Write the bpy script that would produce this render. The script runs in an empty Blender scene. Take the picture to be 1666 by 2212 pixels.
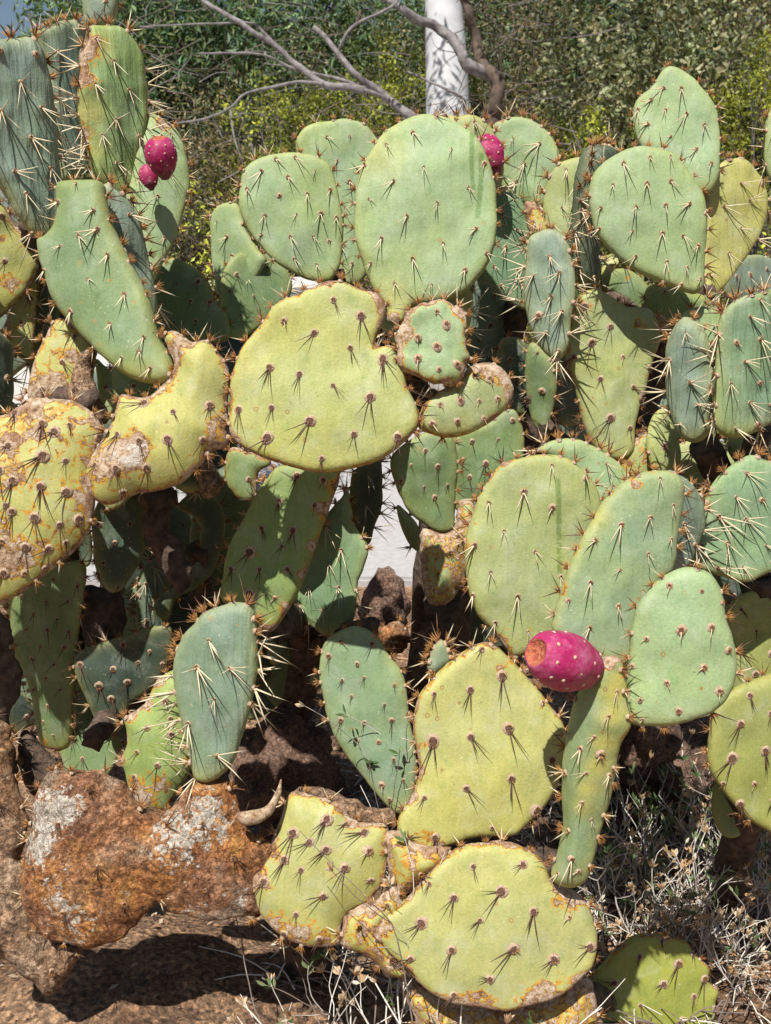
import bpy, math, random
import numpy as np
from mathutils import Vector, Matrix, noise
from mathutils.geometry import delaunay_2d_cdt

random.seed(7)
rng = np.random.default_rng(7)
S = bpy.context.scene
COL = S.collection

# ---------------------------------------------------------------- camera
CAM_Z = 1.05
PITCH = math.radians(14)
cam = bpy.data.cameras.new('camera'); cam_o = bpy.data.objects.new('camera', cam); COL.objects.link(cam_o)
cam.sensor_fit = 'VERTICAL'; cam.angle = math.radians(50); cam.clip_start = .05; cam.clip_end = 900
cam_o.location = (0, 0, CAM_Z); cam_o.rotation_euler = (math.radians(90) - PITCH, 0, 0)
S.camera = cam_o
cam.dof.use_dof = True; cam.dof.focus_distance = 1.4; cam.dof.aperture_fstop = 11

# ---------------------------------------------------------------- sky and sun
SUN_EL = math.radians(58); SUN_AZ = math.radians(22)      # sun stands behind the camera, to its left
world = bpy.data.worlds.new('World'); S.world = world; world.use_nodes = True
wn = world.node_tree
sky = wn.nodes.new('ShaderNodeTexSky'); sky.sky_type = 'NISHITA'; sky.sun_disc = False
sky.sun_elevation = SUN_EL; sky.sun_rotation = math.radians(180) + SUN_AZ
bg = wn.nodes['Background']; bg.inputs['Strength'].default_value = .050
wn.links.new(sky.outputs[0], bg.inputs[0])
sun = bpy.data.lights.new('sun', 'SUN'); sun.energy = 5.0; sun.angle = math.radians(.5); sun.color = (1, .955, .88)
sun_o = bpy.data.objects.new('sun', sun); COL.objects.link(sun_o)
to_sun = Vector((-math.sin(SUN_AZ) * math.cos(SUN_EL), -math.cos(SUN_AZ) * math.cos(SUN_EL), math.sin(SUN_EL)))
sun_o.rotation_euler = to_sun.to_track_quat('Z', 'Y').to_euler()
S.view_settings.view_transform = 'Standard'; S.view_settings.look = 'None'
S.view_settings.exposure = .50; S.view_settings.gamma = 1; S.view_settings.use_curve_mapping = False
S.cycles.max_bounces = 6; S.cycles.diffuse_bounces = 3; S.cycles.glossy_bounces = 2; S.cycles.transmission_bounces = 2

# ---------------------------------------------------------------- surveying: photograph points to places
CAM = np.array([0, 0, CAM_Z]); FW = np.array([0, math.cos(PITCH), -math.sin(PITCH)])
UP = np.array([0, math.sin(PITCH), math.cos(PITCH)]); RT = np.array([1., 0, 0]); FOC = 1106 / math.tan(math.radians(25))
CROP = {0: (0, 0, 1), 1: (0, 0, 1.928), 2: (802, 0, 1.928), 3: (0, 691.3, 1.928), 4: (802, 691.3, 1.928),
        5: (0, 1348, 1.928), 6: (802, 1348, 1.928), 7: (0, 864.1, 3.2134), 8: (518.5, 950.5, 3.2134),
        9: (864, 518.5, 3.856), 10: (1209.7, 1555.4, 3.369)}
def D(c, p):
    ox, oy, s = CROP[c]; return (ox + p[0] / s, oy + p[1] / s)
def ray(d): return FW + RT * ((d[0] - 833) / FOC) + UP * ((1106 - d[1]) / FOC)
def W(d, depth): return CAM + ray(d) * depth
def nv(a): a = np.asarray(a, float); return a / np.linalg.norm(a)

def gx(dx, y, z): # world x for photograph column at distance y, height z
    dep = y * math.cos(PITCH) - (z - CAM_Z) * math.sin(PITCH); return (dx - 833) / FOC * dep

# ---------------------------------------------------------------- materials
MATS = {}
class NT:
    def __init__(s, name):
        s.m = bpy.data.materials.new(name); s.m.use_nodes = True; s.t = s.m.node_tree
        s.b = s.t.nodes['Principled BSDF']; s.out = s.t.nodes['Material Output']; MATS[name] = s.m
        s.b.inputs['Specular IOR Level'].default_value = .35
    def n(s, kind, ins=None, **kw):
        x = s.t.nodes.new('ShaderNode' + kind)
        for k, v in kw.items(): setattr(x, k, v)
        for k, v in (ins or {}).items(): s.put(x.inputs[k], v)
        return x
    def put(s, sock, v):
        if hasattr(v, 'is_linked') or isinstance(v, bpy.types.NodeSocket): s.t.links.new(v, sock)
        else: sock.default_value = v
    def attr(s, name, out='Fac'): return s.n('Attribute', attribute_name=name).outputs[out]
    def pos(s): return s.n('NewGeometry').outputs['Position']
    def noise(s, scale, detail=3, vec=None, rough=.55, out='Fac', dist=0):
        return s.n('TexNoise', {'Vector': vec or s.pos(), 'Scale': scale, 'Detail': detail, 'Roughness': rough, 'Distortion': dist}).outputs[out]
    def voro(s, scale, vec=None, out='Distance', **kw):
        return s.n('TexVoronoi', {'Vector': vec or s.pos(), 'Scale': scale}, **kw).outputs[out]
    def math(s, op, a, b=0., c=0.):
        x = s.n('Math', operation=op)
        for i, v in enumerate((a, b, c)): s.put(x.inputs[i], v)
        return x.outputs[0]
    def step(s, v, lo, hi, a=0., b=1.):
        return s.n('MapRange', {'Value': v, 'From Min': lo, 'From Max': hi, 'To Min': a, 'To Max': b}, interpolation_type='SMOOTHSTEP').outputs[0]
    def mix(s, f, a, b, mode='MIX'):
        x = s.n('Mix', data_type='RGBA', blend_type=mode)
        s.put(x.inputs[0], f)
        for i, v in ((6, a), (7, b)): s.put(x.inputs[i], v if not isinstance(v, tuple) else (*v[:3], 1))
        return x.outputs[2]
    def ramp(s, f, stops):
        x = s.n('ValToRGB', {'Fac': f}); e = x.color_ramp.elements
        while len(e) < len(stops): e.new(.5)
        for el, (p, c) in zip(e, stops): el.position = p; el.color = (*c, 1)
        return x.outputs[0]
    def bump(s, h, strength=.5, dist=.002, prev=None):
        ins = {'Height': h, 'Strength': strength, 'Distance': dist}
        if prev is not None: ins['Normal'] = prev
        return s.n('Bump', ins).outputs[0]
    def fin(s, col, rough=.5, normal=None, **kw):
        s.put(s.b.inputs['Base Color'], col if not isinstance(col, tuple) else (*col, 1)); s.put(s.b.inputs['Roughness'], rough)
        if normal is not None: s.put(s.b.inputs['Normal'], normal)
        for k, v in kw.items(): s.put(s.b.inputs[k.replace('_', ' ')], v)
        return s.m

def mat_skin():
    t = NT('pad_skin'); P = t.pos()
    tint = t.attr('tint', 'Color'); scar = t.attr('scar'); wrk = t.attr('wrk'); puv = t.attr('puv', 'Vector'); streak = t.attr('streak')
    big = t.noise(14, 3); mid = t.noise(70, 4); fine = t.noise(420, 3)
    c = t.mix(t.step(big, .35, .68), tint, t.mix(1., tint, (1.05, 1.03, .86), 'MULTIPLY'))
    c = t.mix(t.step(mid, .52, .72, 0, .55), c, t.mix(1., c, (.70, .82, .74), 'MULTIPLY'))
    c = t.mix(t.step(mid, .30, .46, .45, 0), c, t.mix(1., c, (1.18, 1.12, 1.16), 'MULTIPLY'))
    c = t.mix(.5, c, t.mix(1., c, t.ramp(fine, [(.3, (.78, .8, .76)), (.7, (1.2, 1.18, 1.16))]), 'MULTIPLY'))
    c = t.mix(t.step(t.noise(27, 6, rough=.65, dist=.4), .50, .66, 0, .38), c, t.mix(.5, c, (.42, .46, .40)))
    c = t.mix(t.step(t.noise(190, 5, rough=.7), .56, .70, 0, .5), c, t.mix(1., c, (.62, .66, .5), 'MULTIPLY'))
    # pale nicks and dark pits in the wax
    v = t.voro(150); c = t.mix(t.math('MULTIPLY', t.step(v, .07, .13, 1, 0), t.step(t.noise(30, 2), .5, .62)), c, (.55, .52, .36))
    v2 = t.voro(95, out='Distance', feature='F1'); c = t.mix(t.math('MULTIPLY', t.step(v2, .05, .10, .8, 0), t.step(t.noise(23, 2), .52, .62)), c, (.13, .11, .05))
    # long faint scratches
    sc = t.n('Mapping', {'Vector': puv, 'Scale': (260, 9, 20), 'Rotation': (0, 0, .25)}).outputs[0]
    c = t.mix(t.step(t.noise(1, 2, vec=sc), .68, .76, 0, .22), c, t.mix(1., c, (.74, .8, .6), 'MULTIPLY'))
    st = t.n('Mapping', {'Vector': puv, 'Scale': (190, 14, 10)}).outputs[0]
    c = t.mix(.18, c, t.mix(1., c, t.ramp(t.noise(1, 4, vec=st, rough=.7), [(.32, (.76, .80, .72)), (.68, (1.2, 1.17, 1.14))]), 'MULTIPLY'))
    ring = t.voro(42, out='Distance'); c = t.mix(t.math('MULTIPLY', t.math('MULTIPLY', t.step(ring, .10, .13, 1, 0), t.step(ring, .04, .08)), t.step(t.noise(8, 2), .53, .6)), c, (.30, .20, .07))
    c = t.mix(t.step(t.noise(5.5, 3), .52, .68, 0, .4), c, t.mix(1., c, (1.12, 1.05, .75), 'MULTIPLY'))
    c = t.mix(t.math('MULTIPLY', streak, .75), c, t.mix(1., c, (.42, .55, .28), 'MULTIPLY'))
    # corky scars: orange border, tan and pale cork inside
    nz = t.math('ADD', t.math('MULTIPLY', t.math('SUBTRACT', t.noise(80, 7, rough=.62, dist=.7), .5), 2.1),
                t.math('MULTIPLY', t.math('SUBTRACT', t.noise(24, 2), .5), .7))
    val = t.math('ADD', scar, nz)
    c = t.mix(t.step(val, .48, .55), c, t.mix(t.noise(45, 2), (.33, .19, .03), (.55, .27, .03)))
    cork = t.ramp(t.noise(150, 6, rough=.7), [(.28, (.10, .055, .035)), (.40, (.30, .18, .10)), (.49, (.48, .34, .22)), (.60, (.64, .52, .40)), (.75, (.38, .27, .18))])
    cork = t.mix(t.step(t.noise(30, 3), .48, .6), cork, t.mix(1., cork, (.75, .62, .56), 'MULTIPLY'))
    cm = t.step(val, .64, .70)
    c = t.mix(cm, c, cork)
    lich = t.step(t.math('ADD', t.attr('lich'), t.math('MULTIPLY', t.math('SUBTRACT', t.noise(60, 7, rough=.68, dist=.8), .5), 2.0)), .50, .58)
    c = t.mix(lich, c, t.ramp(t.noise(140, 3), [(.3, (.50, .43, .34)), (.7, (.74, .70, .62))]))
    wv = t.n('Mapping', {'Vector': puv, 'Scale': (62, 7, 10)}).outputs[0]
    wr = t.math('MULTIPLY', t.noise(1, 3, vec=wv), wrk)
    cr = t.n('Mapping', {'Vector': puv, 'Scale': (30, 12, 10), 'Rotation': (0, 0, .5)}).outputs[0]
    nrm = t.bump(t.noise(1, 3, vec=cr), .55, .006)
    nrm = t.bump(wr, .75, .009, nrm)
    nrm = t.bump(t.math('ADD', t.math('MULTIPLY', mid, .35), t.math('MULTIPLY', fine, .30)), .45, .003, nrm)
    nrm = t.bump(t.math('MULTIPLY', cm, t.math('ADD', 1., t.math('MULTIPLY', t.noise(220, 6, rough=.75), 3))), .9, .0016, nrm)
    rough = t.mix(cm, t.mix(mid, (.50,) * 3, (.70,) * 3), (.9,) * 3)
    t.fin(c, rough, nrm)

def mat_bark():
    t = NT('corky_bark'); P = t.pos()
    a = t.noise(17, 6, rough=.65); b = t.noise(120, 7, rough=.75); g = t.noise(7, 4)
    c = t.ramp(a, [(.30, (.12, .05, .03)), (.42, (.27, .12, .06)), (.50, (.38, .19, .10)), (.57, (.36, .25, .17)), (.68, (.52, .41, .31))])
    c = t.mix(t.step(g, .48, .62, 0, .85), c, t.ramp(t.noise(38, 6, rough=.75), [(.35, (.18, .06, .02)), (.5, (.46, .18, .04)), (.62, (.56, .28, .06)), (.72, (.50, .40, .30))]))
    c = t.mix(t.attr('grey'), c, t.ramp(t.noise(60, 6, rough=.7), [(.3, (.17, .11, .07)), (.5, (.38, .26, .17)), (.7, (.56, .44, .32))]))
    c = t.mix(.8, c, t.mix(1., c, t.ramp(b, [(.36, (.28, .25, .24)), (.48, (.85, .83, .8)), (.62, (1.6, 1.55, 1.5))]), 'MULTIPLY'))
    lich = t.step(t.math('ADD', t.math('MULTIPLY', t.attr('lich'), .82), t.math('MULTIPLY', t.math('SUBTRACT', t.noise(110, 8, rough=.75, dist=.5), .5), 3.6)), .46, .54)
    c = t.mix(lich, c, t.ramp(t.noise(160, 4), [(.3, (.42, .36, .28)), (.65, (.74, .70, .62))]))
    crk = t.voro(75, vec=t.n('VectorMath', {0: P, 1: t.n('VectorMath', {0: t.noise(60, 4, out='Color'), 3: .05}, operation='SCALE').outputs[0]}, operation='ADD').outputs[0], feature='DISTANCE_TO_EDGE')
    c = t.mix(t.step(crk, .0, .09, .75, 0), c, t.mix(1., c, (.35, .30, .28), 'MULTIPLY'))
    fl = t.voro(240, out='Color'); c = t.mix(.45, c, t.mix(1., c, t.ramp(fl, [(.2, (.5, .47, .45)), (.8, (1.6, 1.55, 1.5))]), 'MULTIPLY'))
    h = t.math('ADD', t.math('MULTIPLY', b, 1.), t.math('MULTIPLY', t.noise(45, 5, rough=.7), 1.6))
    nrm = t.bump(h, 1., .009)
    nrm = t.bump(t.voro(260), .5, .0018, nrm)
    t.fin(c, .92, nrm)

def simple(name, c1, c2, scale=60, rough=.6, bump=0., detail=3, dist=.002, **kw):
    t = NT(name); n = t.noise(scale, detail)
    nr = t.bump(n, bump, dist) if bump else None
    return t.fin(t.ramp(n, [(.3, c1), (.7, c2)]), rough, nr, **kw)

def mat_leaf(name, trans=.25):
    t = NT(name); c = t.attr('tint', 'Color')
    t.fin(c, .5)
    tr = t.n('BsdfTranslucent', {'Color': t.mix(1., c, (1.3, 1.25, .5), 'MULTIPLY')})
    mx = t.n('MixShader', {0: trans, 1: t.b.outputs[0], 2: tr.outputs[0]})
    t.t.links.new(mx.outputs[0], t.out.inputs[0])

def mat_fruit():
    t = NT('fruit_skin'); f = t.attr('grad')
    c = t.ramp(t.math('ADD', f, t.math('MULTIPLY', t.math('SUBTRACT', t.noise(38, 4), .5), .5)), [(.0, (.30, .018, .10)), (.45, (.36, .010, .085)), (.75, (.22, .010, .050)), (1., (.12, .02, .03))])
    c = t.mix(t.step(t.noise(60, 4), .5, .7, 0, .5), c, (.46, .13, .25))
    c = t.mix(t.step(t.voro(260), .06, .12, .7, 0), c, (.7, .35, .35))
    c = t.mix(t.step(t.noise(22, 5, rough=.65), .45, .7, 0, .55), c, (.40, .17, .24))
    c = t.mix(.5, c, t.mix(1., c, t.ramp(t.noise(300, 4), [(.35, (.7, .7, .7)), (.65, (1.3, 1.3, 1.3))]), 'MULTIPLY'))
    t.fin(c, .55, t.bump(t.noise(90, 5), .4, .003), Subsurface_Weight=.05)

def mat_ground():
    t = NT('granite_soil'); n = t.noise(9, 6); f = t.noise(130, 6, rough=.75); v = t.voro(170, out='Color')
    c = t.ramp(n, [(.3, (.12, .07, .042)), (.5, (.25, .155, .095)), (.7, (.40, .265, .165))])
    c = t.mix(.7, c, t.mix(1., c, t.ramp(f, [(.38, (.25, .23, .22)), (.5, (1, 1, 1)), (.60, (2.0, 1.9, 1.75))]), 'MULTIPLY'))
    c = t.mix(.6, c, t.mix(1., c, t.ramp(v, [(.15, (.35, .33, .32)), (.5, (.9, .88, .85)), (.85, (1.9, 1.75, 1.6))]), 'MULTIPLY'))
    t.fin(c, .95, t.bump(t.math('ADD', f, t.voro(90)), 1., .008))

def mat_rock():
    t = NT('rock_face'); n = t.noise(16, 6, rough=.65); f = t.noise(150, 6, rough=.75)
    c = t.ramp(n, [(.3, (.07, .045, .038)), (.46, (.22, .135, .10)), (.56, (.34, .215, .16)), (.7, (.20, .165, .14))])
    c = t.mix(.8, c, t.mix(1., c, t.ramp(f, [(.35, (.3, .28, .27)), (.5, (1, 1, 1)), (.65, (1.6, 1.5, 1.4))]), 'MULTIPLY'))
    g = t.voro(330, out='Color'); c = t.mix(.55, c, t.mix(1., c, t.ramp(g, [(.2, (.4, .38, .37)), (.8, (1.75, 1.65, 1.55))]), 'MULTIPLY'))
    t.fin(c, .9, t.bump(t.math('ADD', t.math('MULTIPLY', f, 1.6), t.math('ADD', t.math('MULTIPLY', n, 2), t.voro(110))), 1., .011))

mat_skin(); mat_bark(); mat_fruit(); mat_ground(); mat_rock()
simple('old_bark', (.030, .019, .014), (.16, .11, .08), 70, .95, 1., 7, .008)
simple('areole_cork', (.24, .15, .10), (.50, .39, .28), 500, .9, .6, dist=.001)
simple('areole_felt', (.045, .025, .02), (.15, .085, .055), 700, .95, .6, dist=.001)
simple('glochid', (.30, .12, .03), (.50, .27, .09), 200, .6)
simple('spine_pale', (.52, .42, .27), (.70, .62, .44), 60, .45)
simple('spine_dark', (.05, .025, .02), (.15, .075, .045), 60, .5)
simple('fruit_crown', (.32, .055, .04), (.50, .19, .09), 260, .9, 1., 5, dist=.005)
simple('fruit_areole', (.40, .25, .18), (.62, .46, .34), 400, .9)
simple('dry_stem', (.46, .41, .35), (.74, .70, .64), 50, .8)
simple('dark_stem', (.09, .07, .06), (.24, .19, .16), 50, .85)
simple('grey_bark', (.10, .085, .085), (.27, .25, .25), 28, .85, .7, 5, .006)
simple('brown_bark', (.05, .035, .025), (.15, .11, .085), 30, .9, .7, 5, .006)
simple('white_bark', (.40, .41, .43), (.56, .56, .57), 7, .8, .25, 4, .004)
simple('plaster', (.60, .58, .56), (.72, .70, .68), 26, .9, .3, 5, .003)
simple('paving', (.33, .32, .32), (.42, .41, .41), 40, .9, .3, 6, .002)
mat_leaf('leaf', .22); mat_leaf('dry_leaf', .15)

# ---------------------------------------------------------------- mesh helpers
def mesh_np(name, V, F, mats, midx=None, smooth=True, attrs=None):
    """V (n,3), F list of faces or (m,k) array"""
    me = bpy.data.meshes.new(name)
    V = np.asarray(V, np.float32)
    if isinstance(F, np.ndarray):
        m, k = F.shape
        me.vertices.add(len(V)); me.vertices.foreach_set('co', V.ravel())
        me.loops.add(m * k); me.loops.foreach_set('vertex_index', F.ravel().astype(np.int32))
        me.polygons.add(m); me.polygons.foreach_set('loop_start', np.arange(0, m * k, k, dtype=np.int32))
        me.polygons.foreach_set('loop_total', np.full(m, k, np.int32))
    else:
        me.from_pydata([tuple(v) for v in V], [], F)
    for mt in mats: me.materials.append(MATS[mt])
    if midx is not None: me.polygons.foreach_set('material_index', np.asarray(midx, np.int32))
    me.polygons.foreach_set('use_smooth', np.full(len(me.polygons), smooth))
    for k, (ty, arr) in (attrs or {}).items():
        a = me.attributes.new(k, ty, 'POINT'); arr = np.asarray(arr, np.float32)
        if ty == 'FLOAT_COLOR':
            arr = np.c_[arr, np.ones(len(arr))]; a.data.foreach_set('color', arr.ravel())
        elif ty == 'FLOAT_VECTOR': a.data.foreach_set('vector', arr.ravel())
        else: a.data.foreach_set('value', arr.ravel())
    me.update(); me.validate()
    return me
def link(name, data, parent=None, **props):
    o = bpy.data.objects.new(name, data); COL.objects.link(o)
    if parent is not None: o.parent = parent
    for k, v in props.items(): o[k] = v
    return o
def thing(name, loc, label, cat, group=None):
    o = link(name, None); o.location = loc; o['label'] = label; o['category'] = cat; o.empty_display_size = .05
    if group: o['group'] = group
    return o
class Acc:                                            # collects triangles with materials
    def __init__(s): s.V = []; s.F = []; s.M = []; s.n = 0
    def add(s, V, F, m):
        V = np.asarray(V, float); s.V.append(V); s.F += [tuple(i + s.n for i in f) for f in F]; s.M += [m] * len(F); s.n += len(V)
    def mesh(s, name, mats, smooth=True): return mesh_np(name, np.concatenate(s.V), s.F, mats, s.M, smooth)
def frame_of(d):
    d = nv(d); a = np.array([0, 0, 1.]) if abs(d[2]) < .9 else np.array([1., 0, 0])
    x = nv(np.cross(a, d)); return x, np.cross(d, x), d
def tube(acc, pts, radii, m=0, k=8, rough=0., cap=True):
    pts = np.asarray(pts, float); n = len(pts); V = []; F = []
    d0 = pts[1] - pts[0]; x, y, _ = frame_of(d0)
    for i in range(n):
        d = nv(pts[min(i + 1, n - 1)] - pts[max(i - 1, 0)])
        x = nv(x - d * np.dot(x, d)); y = np.cross(d, x)
        for j in range(k):
            a = 2 * math.pi * j / k; r = radii[i]
            if rough: r *= 1 + rough * noise.noise(Vector(pts[i] * 25) + Vector((math.cos(a), math.sin(a), 0)) * 1.6)
            V.append(pts[i] + (x * math.cos(a) + y * math.sin(a)) * r)
    for i in range(n - 1):
        for j in range(k):
            a, b = i * k + j, i * k + (j + 1) % k; F.append((a, b, b + k, a + k))
    if cap:
        F.append(tuple(reversed(range(k)))); F.append(tuple(range((n - 1) * k, n * k)))
    acc.add(V, F, m)
def spline(pts, per=8, closed=False):
    P = np.asarray(pts, float); n = len(P); out = []
    rngi = range(n) if closed else range(n - 1)
    for i in rngi:
        if closed: p0, p1, p2, p3 = P[i - 1], P[i], P[(i + 1) % n], P[(i + 2) % n]
        else: p0, p1, p2, p3 = P[max(i - 1, 0)], P[i], P[i + 1], P[min(i + 2, n - 1)]
        for j in range(per):
            t = j / per
            out.append(.5 * ((2 * p1) + (-p0 + p2) * t + (2 * p0 - 5 * p1 + 4 * p2 - p3) * t * t + (-p0 + 3 * p1 - 3 * p2 + p3) * t ** 3))
    if not closed: out.append(P[-1])
    return np.array(out)

# ---------------------------------------------------------------- areoles: cork ring, felt, bristles, spines
def areole_mesh(kind, v):
    r = random.Random(hash((ord(kind), v)) & 0xffff)
    A = Acc()
    ring = {'w': .0024, 's': .0022, 'd': .0046, 'n': .0036, 't': .0024, 'u': .0032, 'b': .0020}[kind] * r.uniform(.85, 1.2)
    core = ring * {'w': .72, 's': .8, 'd': .74, 'n': .55, 't': .9, 'u': .72, 'b': .9}[kind]
    k = 10; V = [(0, 0, .0022)]
    for j in range(k):
        a = 2 * math.pi * j / k; q = core * r.uniform(.85, 1.15); V.append((q * math.cos(a), q * math.sin(a), .0014))
    for j in range(k):
        a = 2 * math.pi * j / k; q = ring * r.uniform(.8, 1.25); V.append((q * math.cos(a), q * 1.15 * math.sin(a), .0006))
    for j in range(k):
        a = 2 * math.pi * j / k; q = ring * 1.35; V.append((q * math.cos(a), q * 1.15 * math.sin(a), -.0016))
    F1 = [(0, 1 + j, 1 + (j + 1) % k) for j in range(k)]
    F2 = []
    for b in (1, 1 + k):
        F2 += [(b + j, b + k + j, b + k + (j + 1) % k, b + (j + 1) % k) for j in range(k)]
    A.add(V, F1, 1); A.add(V, F2, 0)
    def spike(base, d, L, w, m, seg=1):
        x, y, z = frame_of(d); base = np.array(base, float); V = []; F = []
        for j in range(3): a = 2.1 * j; V.append(base + (x * math.cos(a) + y * math.sin(a)) * w)
        mid = base + z * L * .5 + np.array([0, -1, 0]) * L * .02
        for j in range(3): a = 2.1 * j; V.append(mid + (x * math.cos(a) + y * math.sin(a)) * w * .72)
        V.append(base + z * L)
        for j in range(3):
            q = (j + 1) % 3; F += [(j, q, q + 3, j + 3), (j + 3, q + 3, 6)]
        A.add(V, F, m)
    ng = {'w': 10, 's': 10, 'd': 9, 'n': 14, 't': 34, 'u': 6, 'b': 26}[kind]
    for _ in range(ng):
        a = r.uniform(0, 6.28); sp = r.uniform(.1, 1.2)
        L = r.uniform(.003, .0055) * (1.9 if kind == 't' else 1)
        spike((core * .6 * math.cos(a), core * .6 * math.sin(a), .001), (math.cos(a) * sp, math.sin(a) * sp + .3, 1), L, .00034, 2)
    def sp(n, L, spread, down, out, m, w=.00095):
        base_a = r.uniform(-.5, .5)
        for i in range(n):
            a = base_a + (i - (n - 1) / 2) * spread / max(1, n - 1) * 2 + r.uniform(-.15, .15)
            d = (math.sin(a), -math.cos(a) * down, out * r.uniform(.6, 1.4))
            spike((core * .3 * math.sin(a), -core * .3 * math.cos(a), .001), d, L * r.uniform(.65, 1.2), w * r.uniform(.85, 1.15), m)
    if kind == 'w': sp(r.choice([1, 2, 2, 3]), .027, r.uniform(.12, .4), 1, .7, 3, .0009)
    if kind == 's':
        sp(r.choice([2, 3, 3]), .042, r.uniform(.2, .6), 1, .85, 3, .00098)
        if r.random() < .7: sp(1, .034, .3, r.uniform(-.6, .4), 1.2, 3, .00105)
    if kind == 'd': sp(r.choice([2, 2, 3, 3]), .028, r.uniform(.10, .40), 1, .35, 4, .0008)
    if kind == 'u': sp(r.choice([1, 2, 2]), .018, .4, 1, .6, 4, .0007)
    if kind == 'b': sp(r.choice([2, 3, 4]), .014, 1.2, 1, 1.2, 4, .0006)
    if kind == 'n' and r.random() < .4: sp(1, .014, .2, 1, .4, 3, .0008)
    if kind == 't': sp(r.choice([1, 2, 3]), .024, 1.3, r.choice([1, -1]), 1.4, 3 if r.random() < .6 else 4, .0009)
    return A.mesh('areole_' + kind, ['areole_cork', 'areole_felt', 'glochid', 'spine_pale', 'spine_dark'], True)
AM = {k: [areole_mesh(k, v) for v in range(9)] for k in 'wsdntub'}

# ---------------------------------------------------------------- pad builder
TINT = dict(G=(.235, .325, .180), B=(.165, .230, .195), Y=(.345, .345, .130), O=(.245, .265, .085), M=(.285, .330, .155), K=(.058, .090, .072), L=(.265, .365, .200), C=(.145, .215, .105))  # K: pad green darkened, the interior's shade put into the colour
PADS = []
def seg_dist(P, Q):
    """distance of points P to closed polygon Q, and inside test"""
    A = Q; B = np.roll(Q, -1, 0); d = B - A; L2 = (d ** 2).sum(1) + 1e-18
    out = np.empty(len(P)); ins = np.zeros(len(P), bool)
    for s in range(0, len(P), 2000):
        p = P[s:s + 2000, None, :]
        t = np.clip(((p - A) * d).sum(2) / L2, 0, 1)
        q = A + t[..., None] * d
        out[s:s + 2000] = np.sqrt(((p - q) ** 2).sum(2)).min(1)
        px, py = p[..., 0], p[..., 1]
        c = ((A[:, 1] > py) != (B[:, 1] > py)) & (px < (B[:, 0] - A[:, 0]) * (py - A[:, 1]) / (B[:, 1] - A[:, 1] + 1e-18) + A[:, 0])
        ins[s:s + 2000] = c.sum(1) % 2 == 1
    return out, ins

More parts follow.
